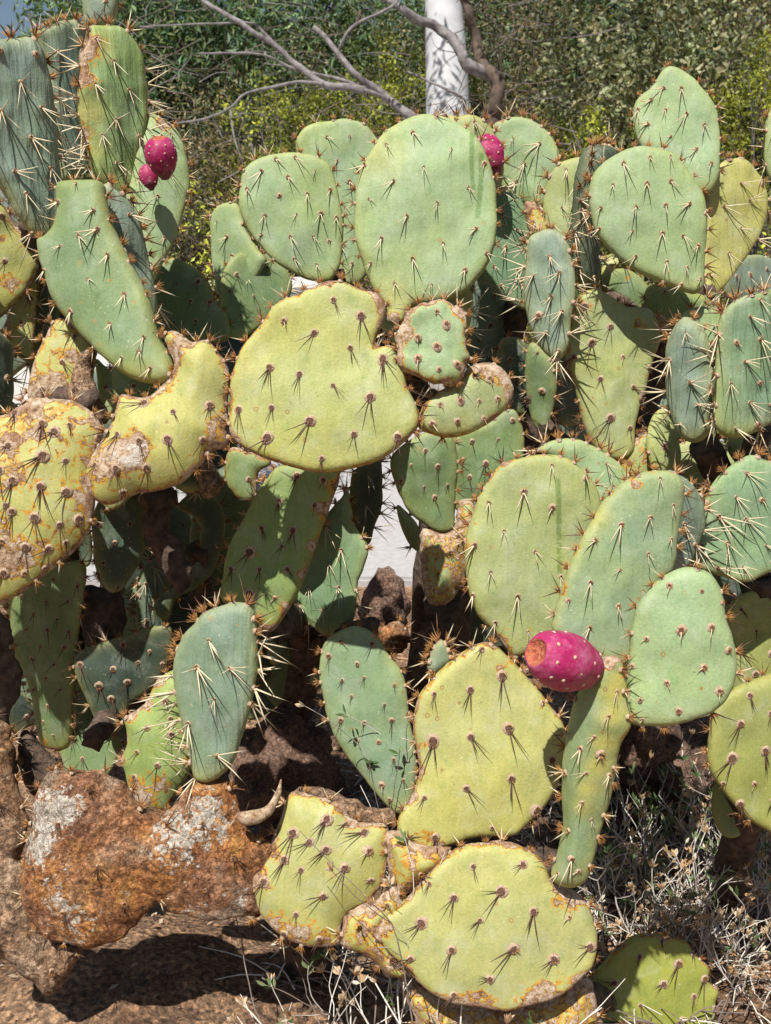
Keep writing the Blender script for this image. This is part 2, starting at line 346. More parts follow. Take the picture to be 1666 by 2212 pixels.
def pad(plant, crop, pts, depth, tint='G', are='w', yaw=0, pitch=12, T=.0095, bark=False, arl=None, sd=None, spacing=.040,
        scar=0., rim=0., blobs=(), lich=(), wrk=0., tub=0., name='pad', label=None, bend=0., ax=0., tuft=1., rimtint=.5, streaks=(),
        sp=None, seed=None, rough=0., grey=0., yblobs=(), base=0., rimR=None):
    i = len(PADS); r = random.Random(seed or 100 + i)
    yw, pt = math.radians(yaw), math.radians(pitch)
    n = np.array([math.sin(yw) * math.cos(pt), -math.cos(yw) * math.cos(pt), math.sin(pt)])
    u = nv(np.cross([0, 0, 1.], n)); v = np.cross(n, u)
    dp = np.array([D(crop, p) for p in pts]); c2 = (dp.min(0) + dp.max(0)) / 2; C = W(c2, depth)
    def onplane(d):
        rr = ray(d); t = np.dot(C - CAM, n) / np.dot(rr, n); q = CAM + rr * t - C
        return np.array([np.dot(q, u), np.dot(q, v)])
    px = depth / FOC
    o2 = np.array([onplane(d) for d in spline(dp, 6, True)])
    # even resample
    seg = np.linalg.norm(np.roll(o2, -1, 0) - o2, axis=1); cum = np.r_[0, np.cumsum(seg)]; per = cum[-1]
    step = .0045 if not bark else .0035
    N = max(36, int(per / step)); tt = np.arange(N) * per / N; cl = np.vstack([o2, o2[:1]])
    Q = np.c_[np.interp(tt, cum, cl[:, 0]), np.interp(tt, cum, cl[:, 1])]
    area = .5 * np.sum(Q[:, 0] * np.roll(Q[:, 1], -1) - np.roll(Q[:, 0], -1) * Q[:, 1])
    if area < 0: Q = Q[::-1].copy()
    tg = np.roll(Q, -1, 0) - np.roll(Q, 1, 0); tg /= np.linalg.norm(tg, axis=1)[:, None] + 1e-12; inn = np.c_[-tg[:, 1], tg[:, 0]]
    amp = .0008 + (.0034 if bark else 0) + rough
    wob = np.array([noise.fractal(Vector((q[0] * 60 + i * 7.3, q[1] * 60, 3.1)), 1., 2., 4) for q in Q])
    wo2 = np.array([noise.noise(Vector((q[0] * 21 + i * 5.1, q[1] * 21, 8.1))) for q in Q])
    Q = Q + inn * (wob * amp + wo2 * .0022)[:, None]
    # interior samples
    sp_ = sp or (.0036 if bark else .0055)
    lo, hi = Q.min(0), Q.max(0)
    gx = np.arange(lo[0], hi[0], sp_); gy = np.arange(lo[1], hi[1], sp_ * .866)
    G = np.array([(x + (j % 2) * sp_ / 2, y) for j, y in enumerate(gy) for x in gx]) + rng.uniform(-.12, .12, (len(gx) * len(gy), 2)) * sp_
    dG, iG = seg_dist(G, Q); G = G[iG & (dG > .009)]
    R = rimR or .0085; rings = []
    for off in (.0012, .0035, .0070):
        q = Q + inn * off
        if off > .002: q = q[::2] if off > .005 else q
        dd, ii = seg_dist(q, Q); rings.append(q[ii & (dd > off * .93)])
    extra = []
    for (sc, line, wpx) in streaks:
        sl = np.array([onplane(D(sc, p)) for p in spline(line, 14)])
        for k_, s_ in enumerate(sl):
            for off in (-1.3, -.6, 0, .6, 1.3): extra.append((s_[0] + off * wpx * px, s_[1], 0 if abs(off) > 1 else 1))
    inner = np.vstack([G] + rings + ([np.array(extra)[:, :2]] if extra else []))
    P = np.vstack([Q, inner]); nq = len(Q)
    res = delaunay_2d_cdt([Vector(p * 100) for p in P], [(k_, (k_ + 1) % nq) for k_ in range(nq)], [], 1, 1e-4)
    P = np.array([(a[0], a[1]) for a in res[0]]) / 100; tri = [tuple(f) for f in res[2]]; on = res[3]
    bnd = np.array([any(k_ < nq for k_ in l) for l in on])
    # areole places
    if arl is not None:
        AR = np.array([onplane(D(a[0], a[1:])) for a in arl])
        dA, iA = seg_dist(AR, Q); AR = AR[iA & (dA > .003)]
    else:
        ca, sa = math.cos(math.radians(ax)), math.sin(math.radians(ax)); L = max(hi - lo) * .8; cc = (lo + hi) / 2; AR = []
        m = int(L / spacing * 1.6) + 1
        for a in range(-m, m + 1):
            for b in range(-m, m + 1):
                x = (b + (a % 2) * .5) * spacing + r.uniform(-.17, .17) * spacing; y = a * spacing * .72 + r.uniform(-.14, .14) * spacing
                AR.append((cc[0] + x * ca - y * sa, cc[1] + x * sa + y * ca))
        AR = np.array(AR); dA, iA = seg_dist(AR, Q); AR = AR[iA & (dA > .008)]
    dmax = max(.01, seg_dist(G, Q)[0].max() if len(G) else .01)
    k1, k2 = r.uniform(-1, 1), r.uniform(-1, 1)
    def surf(pp, d):
        h = T * np.sqrt(np.clip(1 - (1 - np.clip(d / R, 0, 1)) ** 2, 0, 1)) * (.66 + .34 * np.sin(np.clip(d / dmax, 0, 1) * 1.57))
        w = bend * pp[:, 0] ** 2 + k1 * .35 * pp[:, 0] * pp[:, 1] + k2 * .25 * pp[:, 1] ** 2
        w = w + np.array([noise.fractal(Vector((a[0] * 11 + i * 3.7, a[1] * 9, 0)), 1, 2, 3) for a in pp]) * .0062
        return h, w
    d, _ = seg_dist(P, Q); d[bnd] = 0
    h, w = surf(P, d)
    f = w + h; bk = w - h
    if tub and len(AR):
        dd = np.sqrt(((P[:, None] - AR[None]) ** 2).sum(2)).min(1); f = f + tub * np.exp(-(dd / .009) ** 2) * np.clip(d / .01, 0, 1)
    if bark or rough:
        am = (.007 if name == 'corky_pad' else .0035) if bark else rough
        nn = np.array([noise.fractal(Vector((a[0] * 26 + i, a[1] * 26, 1.3)), .9, 2.1, 5) for a in P])
        n2 = np.array([noise.fractal(Vector((a[0] * 130 + i, a[1] * 130, 5.3)), .8, 2.1, 3) for a in P])
        f = f + (nn * am + n2 * am * .30) * np.clip(d / .006, 0, 1)
    inner_idx = np.where(~bnd)[0]; remap = np.arange(len(P)); remap[inner_idx] = len(P) + np.arange(len(inner_idx))
    VF = P[:, :1] * u + P[:, 1:] * v + f[:, None] * n
    VB = (P[:, :1] * u + P[:, 1:] * v + bk[:, None] * n)[inner_idx]
    F = []
    for t in tri:
        a, b, c_ = t
        cr = (P[b][0] - P[a][0]) * (P[c_][1] - P[a][1]) - (P[b][1] - P[a][1]) * (P[c_][0] - P[a][0])
        if abs(cr) < 1e-12: continue
        if cr < 0: a, c_ = c_, a
        F.append((a, b, c_)); F.append((remap[c_], remap[b], remap[a]))
    V = np.vstack([VF, VB]); idx = np.r_[np.arange(len(P)), inner_idx]
    P2 = P[idx]; dv = d[idx]
    # attributes
    def field(bl):
        o = np.zeros(len(P2))
        for b in bl:
            cpos = onplane(D(b[0], b[1:3])); rr = b[3] / CROP[b[0]][2] * px
            o += b[4] * np.exp(-(((P2 - cpos) ** 2).sum(1)) / rr ** 2)
        return o
    sc_ = scar * 1.35 + field(blobs) * 1.35
    vv = (P2[:, 1] - lo[1]) / (hi[1] - lo[1])
    if not bark: sc_ = sc_ + (rim * 1.55 + .22) * np.exp(-(dv / .0042) ** 2)
    if base: sc_ = sc_ + base * np.exp(-(vv / .12) ** 2)
    tc = np.array(TINT[tint] if isinstance(tint, str) else tint) * r.uniform(.94, 1.06)
    yel = np.array((.42, .39, .12)); mixf = np.clip(rimtint * np.exp(-(dv / .007)) * .8 + .35 * np.exp(-(vv / .10) ** 2) + field(yblobs), 0, .9)[:, None]
    tcol = tc * (1 - mixf) + yel * mixf
    st = np.zeros(len(P2))
    if extra:
        E = np.array(extra); E1 = E[E[:, 2] > 0]; wmin = min(s[2] for s in streaks) * px
        dd = np.sqrt(((P2[:, None] - E1[None, :, :2]) ** 2).sum(2)).min(1); st = np.clip(1.2 - dd / (wmin * .5), 0, 1)
    puv = np.c_[P2, np.full(len(P2), i * .37)]
    me = mesh_np(name, V, F, ['old_bark' if name == 'woody_trunk' or grey == .9 else 'corky_bark' if bark else 'pad_skin'], None, True,
                 {'tint': ('FLOAT_COLOR', tcol), 'scar': ('FLOAT', sc_), 'lich': ('FLOAT', field(lich)), 'wrk': ('FLOAT', np.full(len(P2), wrk)),
                  'puv': ('FLOAT_VECTOR', puv), 'streak': ('FLOAT', st), 'grey': ('FLOAT', np.full(len(P2), grey))})
    root = PLANTS[plant]
    ob = link(name, me, root); ob.location = Vector(C) - root.location
    if label: ob['label'] = label
    PADS.append(ob)
    # areoles on the face
    ang = math.radians(sd if sd is not None else r.uniform(-12, 12))
    if len(AR) and are:
        dA, _ = seg_dist(AR, Q); hA, wA = surf(AR, dA)
        for q, hh, ww in zip(AR, hA, wA):
            z = hh + ww + (tub if tub else 0)
            if bark: z += noise.fractal(Vector((q[0] * 26 + i, q[1] * 26, 1.3)), .9, 2.1, 5) * (.007 if name == 'corky_pad' else .0035)
            e = .003; dq, _ = seg_dist(np.array([[q[0] + e, q[1]], [q[0], q[1] + e]]), Q); h2, w2 = surf(np.array([[q[0] + e, q[1]], [q[0], q[1] + e]]), dq)
            nl = nv(np.array([-(h2[0] + w2[0] - hh - ww) / e, -(h2[1] + w2[1] - hh - ww) / e, 1.]))
            N3 = u * nl[0] + v * nl[1] + n * nl[2]
            a = ang + r.gauss(0, .38); dn = u * math.sin(a) + v * math.cos(a)          # local +y, spines point to -y
            CLUST.append((plant, ob, C + q[0] * u + q[1] * v + n * z, N3, dn, are if r.random() > .07 or are in 'nb' else 'n', r.choice([r.uniform(.6, .85), r.uniform(.85, 1.15), r.uniform(.9, 1.35)]), depth))
    # bristly tufts along the upper rim
    if tuft > 0:
        s = 0.; nxt = r.uniform(0, .02); L = per / len(Q)
        for k_ in range(len(Q)):
            s += L
            outd = -inn[k_]; up = outd[1] * v[2] + outd[0] * u[2]
            if s > nxt:
                nxt = s + r.uniform(.013, .027) / tuft
                if up < -.25 and r.random() < .72: continue
                N3 = u * outd[0] + v * outd[1] + n * .25
                zz = surf(Q[k_:k_ + 1], np.array([0.]))[1][0]
                kind = 't' if up > .1 else ('s' if are == 's' else 't')
                CLUST.append((plant, ob, C + (Q[k_][0] - outd[0] * .0005) * u + (Q[k_][1] - outd[1] * .0005) * v + n * (zz + r.uniform(-.2, .4) * T), N3, n * r.choice([1, -1]) + v * .3, kind, r.uniform(.8, 1.15) * (.95 if are != 's' else 1.25), depth))
    return ob

CLUST = []
def place_areoles():
    by = {}
    for c in CLUST: by.setdefault(c[0], []).append(c)
    for plant, L in by.items():
        L.sort(key=lambda c: c[7]); root = PLANTS[plant]; rest = []
        for k, (pl, ob, pos, N3, dn, kind, sc, dep) in enumerate(L):
            z = nv(N3); y = nv(dn - z * np.dot(dn, z)); x = np.cross(y, z)
            me = AM[kind][random.randrange(9)]
            if k < 296:
                o = bpy.data.objects.new('areole', me); COL.objects.link(o); o.parent = ob
                off = Vector(pos) - root.location - ob.location
                o.matrix_local = Matrix(((x[0] * sc, y[0] * sc, z[0] * sc, off[0]), (x[1] * sc, y[1] * sc, z[1] * sc, off[1]), (x[2] * sc, y[2] * sc, z[2] * sc, off[2]), (0, 0, 0, 1)))
            else: rest.append((me, pos, x, y, z, sc))
        if rest:
            Vs, Fs, Ms, n0 = [], [], [], 0
            for me, pos, x, y, z, sc in rest:
                co = np.empty(len(me.vertices) * 3, np.float32); me.vertices.foreach_get('co', co); co = co.reshape(-1, 3)
                Vs.append(co @ (np.array([x, y, z]) * sc) + pos - np.array(root.location))
                for p in me.polygons: Fs.append(tuple(q + n0 for q in p.vertices)); Ms.append(p.material_index)
                n0 += len(co)
            me = mesh_np('small_areoles', np.vstack(Vs), Fs, ['areole_cork', 'areole_felt', 'glochid', 'spine_pale', 'spine_dark'], Ms)
            link('small_areoles', me, root, kind='stuff')

# ---------------------------------------------------------------- the setting
def ground():
    xs = np.unique(np.r_[np.linspace(-1.3, 1.3, 190), np.linspace(-4, 4, 110), np.linspace(-400, 400, 81)])
    ys = np.unique(np.r_[np.linspace(.9, 3.2, 180), np.linspace(-3, 9, 120), np.linspace(-100, 500, 61)])
    X, Y = np.meshgrid(xs, ys); Z = np.zeros_like(X)
    for j in range(len(ys)):
        for i in range(len(xs)):
            Z[j, i] = gz(X[j, i], Y[j, i])
    V = np.c_[X.ravel(), Y.ravel(), Z.ravel()]; nx = len(xs); I = np.arange(len(ys) - 1)[:, None] * nx + np.arange(nx - 1)[None]
    F = np.stack([I, I + 1, I + nx + 1, I + nx], -1).reshape(-1, 4)
    link('ground', mesh_np('ground', V, F, ['granite_soil']), kind='structure')
def gz(x, y):
    if abs(x) < 5 and -3 < y < 9:
        z = noise.fractal(Vector((x * 2.3, y * 2.3, 0)), 1., 2., 3) * .03
        if y < 3.3: z += noise.fractal(Vector((x * 16, y * 16, 2)), .9, 2., 4) * .011
        z += .17 * math.exp(-((x + .38) / .42) ** 2 - ((y - 1.18) / .27) ** 2)
        z += .05 * math.exp(-((x - .45) / .3) ** 2 - ((y - 1.7) / .3) ** 2)
        return z * min(1, max(0, (3.25 - y) / .3)) if y > 2.95 else z
    return 0.
ground()
# paved walk beyond the cactus bed and the low plastered wall at its far side
def box_mesh(name, lo, hi, mat, bev=.01, seg=2):
    import bmesh
    bm = bmesh.new(); bmesh.ops.create_cube(bm, size=1)
    for v in bm.verts: v.co = [lo[k] + (v.co[k] + .5) * (hi[k] - lo[k]) for k in range(3)]
    bmesh.ops.bevel(bm, geom=bm.edges[:], offset=bev, segments=seg, affect='EDGES')
    me = bpy.data.meshes.new(name); bm.to_mesh(me); bm.free(); me.materials.append(MATS[mat]); return me
link('path', box_mesh('path', (-30, 3.25, -.2), (30, 7.0, .03), 'paving', .01), kind='structure')
wl = link('garden_wall', box_mesh('garden_wall', (-6, 7.2, -.2), (gx(720, 7.3, .5), 7.45, .72), 'plaster', .02),
          label='low pale plastered wall behind the cactus along the far side of the path', category='wall')
link('coping', box_mesh('coping', (-6, 7.16, .722), (gx(720, 7.3, .5) + .03, 7.49, .80), 'plaster', .02), wl)

# ---------------------------------------------------------------- trees and shrubs beyond
def leaves(cent, nrm_scatter, n_per, rad, size, asp, cols, r, oval=False):
    """cent (k,3): clump centres -> V, F, colour"""
    k = len(cent); N = k * n_per
    C0 = np.repeat(cent, n_per, 0) + r.normal(0, 1, (N, 3)) * rad
    a = r.normal(0, 1, (N, 3)); a[:, 2] += .3; a /= np.linalg.norm(a, axis=1)[:, None]
    b = np.cross(a, r.normal(0, 1, (N, 3))); b /= np.linalg.norm(b, axis=1)[:, None] + 1e-9
    s = size * r.uniform(.6, 1.25, N)[:, None]; L = a * s; Wd = b * s * asp; nn = np.cross(a, b) * s * .12
    if oval:
        V = np.stack([C0 - L * .5, C0 - L * .2 + Wd * .45 + nn, C0 + L * .25 + Wd * .42 + nn, C0 + L * .5, C0 + L * .25 - Wd * .42 + nn, C0 - L * .2 - Wd * .45 + nn], 1).reshape(-1, 3); m = 6
    else:
        V = np.stack([C0 - L * .5, C0 + Wd * .5 + nn, C0 + L * .5, C0 - Wd * .5 + nn], 1).reshape(-1, 3); m = 4
    F = np.arange(N * m).reshape(N, m)
    cols = np.array(cols); ci = np.repeat(r.integers(0, len(cols), k), n_per); cc = cols[ci] * r.uniform(.9, 1.7, (N, 1)) * np.repeat(r.uniform(.5, 1.5, (k, 1)), n_per, 0)
    return V, F, np.repeat(cc, m, 0)
def shrub(name, x, y, h, w, label, cat, size, asp, cols, nclump, n_per, rad, bark='brown_bark', oval=False, group=None, z0=0., dense=.5, seed=0, trunkr=.02):
    r = np.random.default_rng(seed + 11); rp = random.Random(seed)
    t = thing(name, (x, y, z0), label, cat, group)
    cl = r.normal(0, 1, (nclump, 3)); cl /= np.linalg.norm(cl, axis=1)[:, None]; cl *= (r.uniform(0, 1, (nclump, 1)) ** dense)
    cl *= np.array([w / 2, w / 2 * .8, h * .42]); cl[:, 2] += h * .56
    cl += r.normal(0, .06 * w, cl.shape); cl[:, 2] = np.maximum(cl[:, 2], .12)
    V, F, c = leaves(cl, 0, n_per, rad, size, asp, cols, r, oval)
    link('crown', mesh_np('crown', V, F, ['leaf'], None, False, {'tint': ('FLOAT_COLOR', c)}), t, kind='stuff')
    A = Acc()
    for s in range(5):
        an = rp.uniform(0, 6.28); top = np.array([math.cos(an) * w * .28, math.sin(an) * w * .25, h * rp.uniform(.55, .85)])
        p = spline([(math.cos(an) * .05, math.sin(an) * .05, -.05), top * .45 + np.array([rp.uniform(-.1, .1), rp.uniform(-.1, .1), 0]), top], 7)
        tube(A, p, np.linspace(trunkr, trunkr * .3, len(p)), 0, 6)
    link('trunk', A.mesh('trunk', [bark]), t)
    A = Acc()
    for k in range(min(nclump, 170)):
        e = cl[k]; b = e * np.array([.25, .25, .5]); m = (e + b) / 2 + r.normal(0, .05, 3); p = spline([b, m, e + r.normal(0, .04, 3)], 4)
        tube(A, p, np.linspace(trunkr * .32, trunkr * .09, len(p)), 0, 4, cap=False)
    link('twigs', A.mesh('twigs', [bark]), t, kind='stuff')
CREO = [(.22, .24, .02), (.10, .12, .015), (.28, .30, .04), (.05, .07, .015), (.15, .17, .02)]
JOJ = [(.13, .15, .07), (.22, .23, .12), (.07, .09, .045), (.27, .25, .14)]
VERDE = [(.07, .13, .06), (.12, .19, .09), (.045, .08, .04), (.15, .20, .08)]
BRN = [(.13, .12, .05), (.07, .08, .035), (.22, .17, .09), (.04, .045, .025)]
SHR = [
 # dx, y, h, w, kind, nclump, label
 (1215, 7.9, 1.95, 1.15, 'creo', 300, 'bright yellow-green creosote bush right of the white trunk'),
 (1640, 7.9, 2.5, .95, 'creo', 230, 'yellow-green creosote bush at the right edge of the view'),
 (640, 8.1, 2.3, 1.3, 'creo', 240, 'sparse olive creosote bush behind the grey crossing branches'),
 (430, 8.0, 1.9, 1.4, 'brn', 260, 'dull brown-green shrub low behind the pink fruit at left'),
 (1440, 8.6, 3.1, 1.9, 'joj', 420, 'grey-leaved shrub with oval leaves behind the highest right pad'),
 (1150, 9.6, 3.3, 1.6, 'brn', 260, 'tall dull olive bush between the trunk and the oval-leaved shrub'),
 (860, 9.3, 2.7, 1.6, 'creo', 260, 'mixed yellow-green bush directly left of the white trunk'),
 (250, 9.0, 2.2, 2.0, 'brn', 240, 'dark bush low behind the two tall pads at left'),
]
SHR += [
 (1190, 3.9, .95, .6, 'low', 150, 'low leafy shrub glimpsed between the shaded pads right of centre'),
 (1440, 3.8, 1.05, .7, 'low', 170, 'low leafy shrub behind the tall yellow-green pad at right'),
 (1680, 3.7, 1.15, .6, 'low', 150, 'low leafy shrub behind the crowded spiny pads at the right edge'),
 (430, 4.2, 1.30, .62, 'low', 200, 'small olive shrub directly behind the pad with the pink fruits'),
 (1010, 10.5, 3.4, 2.4, 'brn', 330, 'broad dull bush in deep shade behind the white trunk'),
 (620, 10.6, 3.0, 2.2, 'brn', 330, 'broad dull bush low behind the sparse olive creosote'),
 (1560, 10.4, 3.6, 2.4, 'brn', 330, 'broad dull bush behind the creosote at the right edge')]
for k, (dx, y, h, w, kd, nc, lab) in enumerate(SHR):
    x = gx(dx, y, h * .6)
    nm, cat = ('creosote_bush', 'bush') if kd == 'creo' else (('jojoba_shrub', 'shrub') if kd == 'joj' else ('desert_shrub', 'shrub'))
    if kd == 'creo': shrub(nm, x, y, h, w, lab, cat, .036, .5, CREO, nc, 60, .05, 'grey_bark', False, 'shrubs beyond the wall', seed=k)
    elif kd == 'low': shrub(nm, x, y, h, w, lab, cat, .024, .45, CREO + BRN, nc, 40, .04, 'brown_bark', False, 'low shrubs across the path', seed=k, trunkr=.008, z0=.02)
    elif kd == 'joj': shrub(nm, x, y, h, w, lab, cat, .062, .5, JOJ, nc, 26, .085, 'brown_bark', True, 'shrubs beyond the wall', seed=k)
    else: shrub(nm, x, y, h, w, lab, cat, .045, .4, BRN, nc, 34, .075, 'brown_bark', False, 'shrubs beyond the wall', seed=k)
TR = [(560, 12.5, 4.6, 4.2, 'feathery green tree filling the view behind the grey branches'),
      (1050, 14, 5.0, 4.0, 'feathery green tree far behind the white trunk'),
      (1500, 14, 5.4, 4.6, 'dark green tree behind the oval-leaved shrub'),
      (330, 13, 3.9, 3.0, 'feathery green tree behind the tall spiny pads at left')]
for k, (dx, y, h, w, lab) in enumerate(TR):
    shrub('palo_verde_tree', gx(dx, y, h * .6), y, h, w, lab, 'tree', .12, .26, VERDE if k != 2 else BRN + VERDE[:1], 700, 42, .20, 'brown_bark', group='trees behind the shrubs', seed=40 + k, trunkr=.07)

# white trunk
t = thing('white_trunk_tree', tuple(W((968, 640), 7.9))[:2] + (0,), 'smooth white tree trunk standing above the central pads with dappled shade', 'tree')
A = Acc(); bx = np.array(t.location)
pp = [np.array(W((d_x, d_y), 7.9)) - bx for d_x, d_y in ((968, 700), (969, 400), (968, 240), (964, 120), (958, 0), (952, -200))]
pp[0][2] = -.1; pp = spline(pp, 6); tube(A, pp, np.interp(np.linspace(0, 1, len(pp)), [0, .5, 1], [.175, .155, .12]), 0, 26, .03)
link('trunk', A.mesh('trunk', ['white_bark']), t)
rr_ = np.random.default_rng(99); cl = rr_.normal(0, 1, (44, 3)) * np.array([.7, .35, .45]) + np.array([-.3, -1.0, 3.75])
V, F, c = leaves(cl, 0, 26, .10, .09, .3, VERDE, rr_); link('crown', mesh_np('crown', V, F, ['leaf'], None, False, {'tint': ('FLOAT_COLOR', c)}), t, kind='stuff')

# bare grey tree with twisted branches
t = thing('bare_tree', tuple(W((1066, 640), 6.9))[:2] + (0,), 'bare tree with twisted grey branches crossing in front of the shrubs and trunk', 'tree')
bx = np.array(t.location)
BR = [((1066, 640), (1064, 300), (1068, 230), (1075, 178), (1040, 135), (1028, 80), (1012, 20), (985, -40)),
      ((1078, 176), (1050, 158), (1012, 138), (988, 95), (950, 62), (905, 42), (868, 15), (825, -10)),
      ((1064, 330), (960, 300), (885, 247), (840, 215), (815, 190), (765, 160), (730, 115), (680, 62)),
      ((840, 215), (790, 195), (730, 170), (640, 150), (560, 118), (430, 115)),
      ((790, 195), (700, 180), (640, 140), (600, 105), (520, 50), (445, 5), (400, -40)),
      ((700, 180), (640, 178), (580, 190), (530, 203), (498, 232), (450, 255), (375, 266)),
      ((1064, 330), (1008, 250), (1000, 215), (960, 190), (880, 155)),
      ((600, 105), (560, 60), (540, 50), (480, 50), (300, 58)),
      ((498, 232), (505, 290), (520, 340), (522, 365), (470, 395)),
      ((730, 115), (760, 60), (850, 10), (870, -40))]
RD = [.050, .044, .032, .013, .024, .011, .013, .010, .006, .012]
for q, (b, r0) in enumerate(zip(BR, RD)):
    A = Acc(); dep = 6.6 + (.1 if q in (0, 1) else 0); pt = [np.array(W(d, dep + .05 * math.sin(k * 1.7 + q))) - bx for k, d in enumerate(b)]
    if q == 0: pt[0][2] = -.1
    P_ = spline(pt, 7); P_ += np.array([[noise.noise(Vector(p * 9)), 0, noise.noise(Vector(p * 9 + np.array([5, 5, 5])))] for p in P_]) * r0 * .45
    tube(A, P_, np.linspace(r0, r0 * .45, len(P_)), 0, 12, .28)
    link('trunk' if q == 0 else 'branch', A.mesh('branch', ['brown_bark' if q == 0 else 'grey_bark']), t)
A = Acc(); rp = random.Random(5)
for k in range(240):
    d0 = (rp.uniform(250, 1300), rp.uniform(-20, 480)); dep = rp.uniform(6.7, 7.6); p0 = np.array(W(d0, dep)) - bx; a = rp.uniform(0, 6.28); L = rp.uniform(.2, .55)
    p2 = p0 + np.array([math.cos(a) * L, rp.uniform(-.1, .1), math.sin(a) * L * .6]); p1 = (p0 + p2) / 2 + np.array([rp.uniform(-.06, .06), 0, rp.uniform(-.06, .06)])
    P_ = spline([p0, p1, p2], 5); tube(A, P_, np.linspace(.0035, .001, len(P_)), rp.randrange(2), 4, cap=False)
link('twigs', A.mesh('twigs', ['grey_bark', 'dark_stem']), t, kind='stuff')

# ---------------------------------------------------------------- rocks
def rock(dx, dy, dep, sx, sy, sz, label, seed, sub=5, group=None, z=None):
    import bmesh
    p = W((dx, dy), dep); bm = bmesh.new(); bmesh.ops.create_icosphere(bm, subdivisions=sub, radius=1)
    for v in bm.verts:
        c = v.co.copy(); f = 1 + .38 * noise.fractal(c * 1.1 + Vector((seed, 0, 0)), 1, 2, 5) + .05 * noise.fractal(c * 9 + Vector((seed, 0, 0)), .8, 2, 3)
        v.co = Vector((c.x * sx, c.y * sy, c.z * sz)) * f
    me = bpy.data.meshes.new('rock'); bm.to_mesh(me); bm.free(); me.materials.append(MATS['rock_face'])
    me.polygons.foreach_set('use_smooth', [True] * len(me.polygons))
    o = link('rock', me, label=label, category='rock'); o.location = (p[0], p[1], p[2] if z is None else z)
    if group: o['group'] = group
    return o
rock(618, 1660, 1.78, .085, .10, .085, 'pinkish brown boulder behind the small spiny pad at lower left', 3.3)
rock(1450, 1640, 1.95, .17, .12, .10, 'dark boulder under the smooth pale green pad at right', 8.1)
rock(830, 1310, 2.5, .055, .06, .075, 'dark stone in the gap in front of the pale path', 5.5, 4)
rock(1395, 1595, 1.75, .05, .05, .04, 'small sunlit stone beside the narrow upright pad', 9.2, 4)
rock(268, 1265, 2.2, .05, .05, .05, 'pink stone seen deep in the shade behind the left pads', 2.2, 4)
rock(375, 1355, 2.1, .05, .05, .06, 'rounded pink stone low behind the curved shaded pad', 6.2, 4)
rock(480, 1170, 2.1, .06, .06, .10, 'upright pink stone left of the half-shaded green pad', 1.2, 4)
rock(1560, 2000, 1.85, .07, .06, .05, 'pinkish rock half hidden among the dry weeds', 11.4, 4)

# ---------------------------------------------------------------- the cactus plants
PLANTS = {}
def plant(key, d, dep, label):
    p = W(d, dep); z = gz(p[0], p[1]); PLANTS[key] = thing('prickly_pear_cactus', (p[0], p[1], z), label, 'cactus', 'prickly pear cacti')
plant('A', (700, 1900), 1.45, 'sprawling front prickly pear with rust-brown corky lower pads and a magenta fruit at right')
plant('B', (-70, 1900), 1.45, 'prickly pear with heavily scarred yellow pads crossing the middle from the left edge')
plant('C', (150, 1100), 1.75, 'tall spiny blue-green prickly pear in the upper left corner with two pink fruits')
plant('E', (880, 1150), 1.95, 'prickly pear with the big round upright pads in the top centre')
plant('R', (1300, 1200), 1.75, 'prickly pear with a tall yellow pad and heart-stacked green pads at upper right')
plant('F', (1600, 1500), 1.65, 'densely spined pale prickly pear along the right edge')
plant('U', (560, 1400), 1.90, 'shaded prickly pear deep in the middle behind the scarred yellow pads')

# --- C : upper left
pad('C', 1, [(-40, 150), (0, 165), (60, 160), (110, 158), (150, 180), (185, 250), (215, 400), (235, 600), (255, 760), (245, 860), (240, 940), (215, 985), (180, 998), (140, 985), (100, 940), (50, 870), (0, 780), (-60, 680), (-80, 400)],
    1.30, 'B', 's', 38, 0, wrk=1, tub=.003, T=.016, spacing=.046, sd=-25, label='blue-green wrinkled pad with long straw spines')
pad('C', 1, [(130, 135), (200, 110), (270, 85), (340, 95), (360, 130), (350, 250), (335, 400), (330, 600), (360, 700), (250, 760), (230, 600), (200, 350), (150, 180)],
    1.58, 'B', 's', 40, 0, wrk=1, tub=.002, spacing=.046, tuft=1.4)
pad('C', 1, [(370, 112), (420, 105), (500, 110), (555, 165), (590, 230), (605, 300), (615, 420), (600, 560), (585, 680), (560, 780), (530, 860), (440, 800), (380, 720), (365, 640), (345, 560), (325, 480), (320, 400), (330, 300), (330, 220), (350, 170)],
    1.50, (.17, .26, .11), 's', 30, 2, wrk=.8, tub=.003, T=.018, spacing=.046, sd=-25, blobs=[(1, 355, 230, 45, .7), (1, 350, 340, 45, .7), (1, 360, 560, 35, .5), (1, 345, 640, 25, .5), (1, 390, 170, 40, .4)], yblobs=[(1, 370, 470, 60, .75), (1, 400, 200, 55, .8), (1, 400, 620, 50, .4)])
pad('C', 1, [(345, -90), (343, 60), (358, 108), (395, 130), (430, 132), (465, 115), (488, 60), (492, -90), (420, -130)], 1.49, 'B', 'n', 10, 8, T=.018, tuft=.4, spacing=.05)
pad('C', 1, [(620, 490), (660, 485), (720, 520), (765, 590), (785, 680), (790, 760), (775, 850), (750, 950), (710, 1040), (660, 1130), (625, 1200), (600, 1120), (560, 1000), (530, 870), (520, 800), (560, 650)],
    1.53, 'G', 'w', 12, 12, blobs=[(1, 680, 530, 34, .75)], tuft=1.3)
pad('C', 1, [(-60, 850), (20, 860), (60, 930), (120, 1010), (160, 1090), (130, 1180), (50, 1280), (-60, 1330)], 1.46, 'Y', 'd', 8, 0, blobs=[(1, 50, 1180, 50, .7), (1, 10, 1000, 40, .4), (1, 100, 1020, 40, .4)], rim=.4)
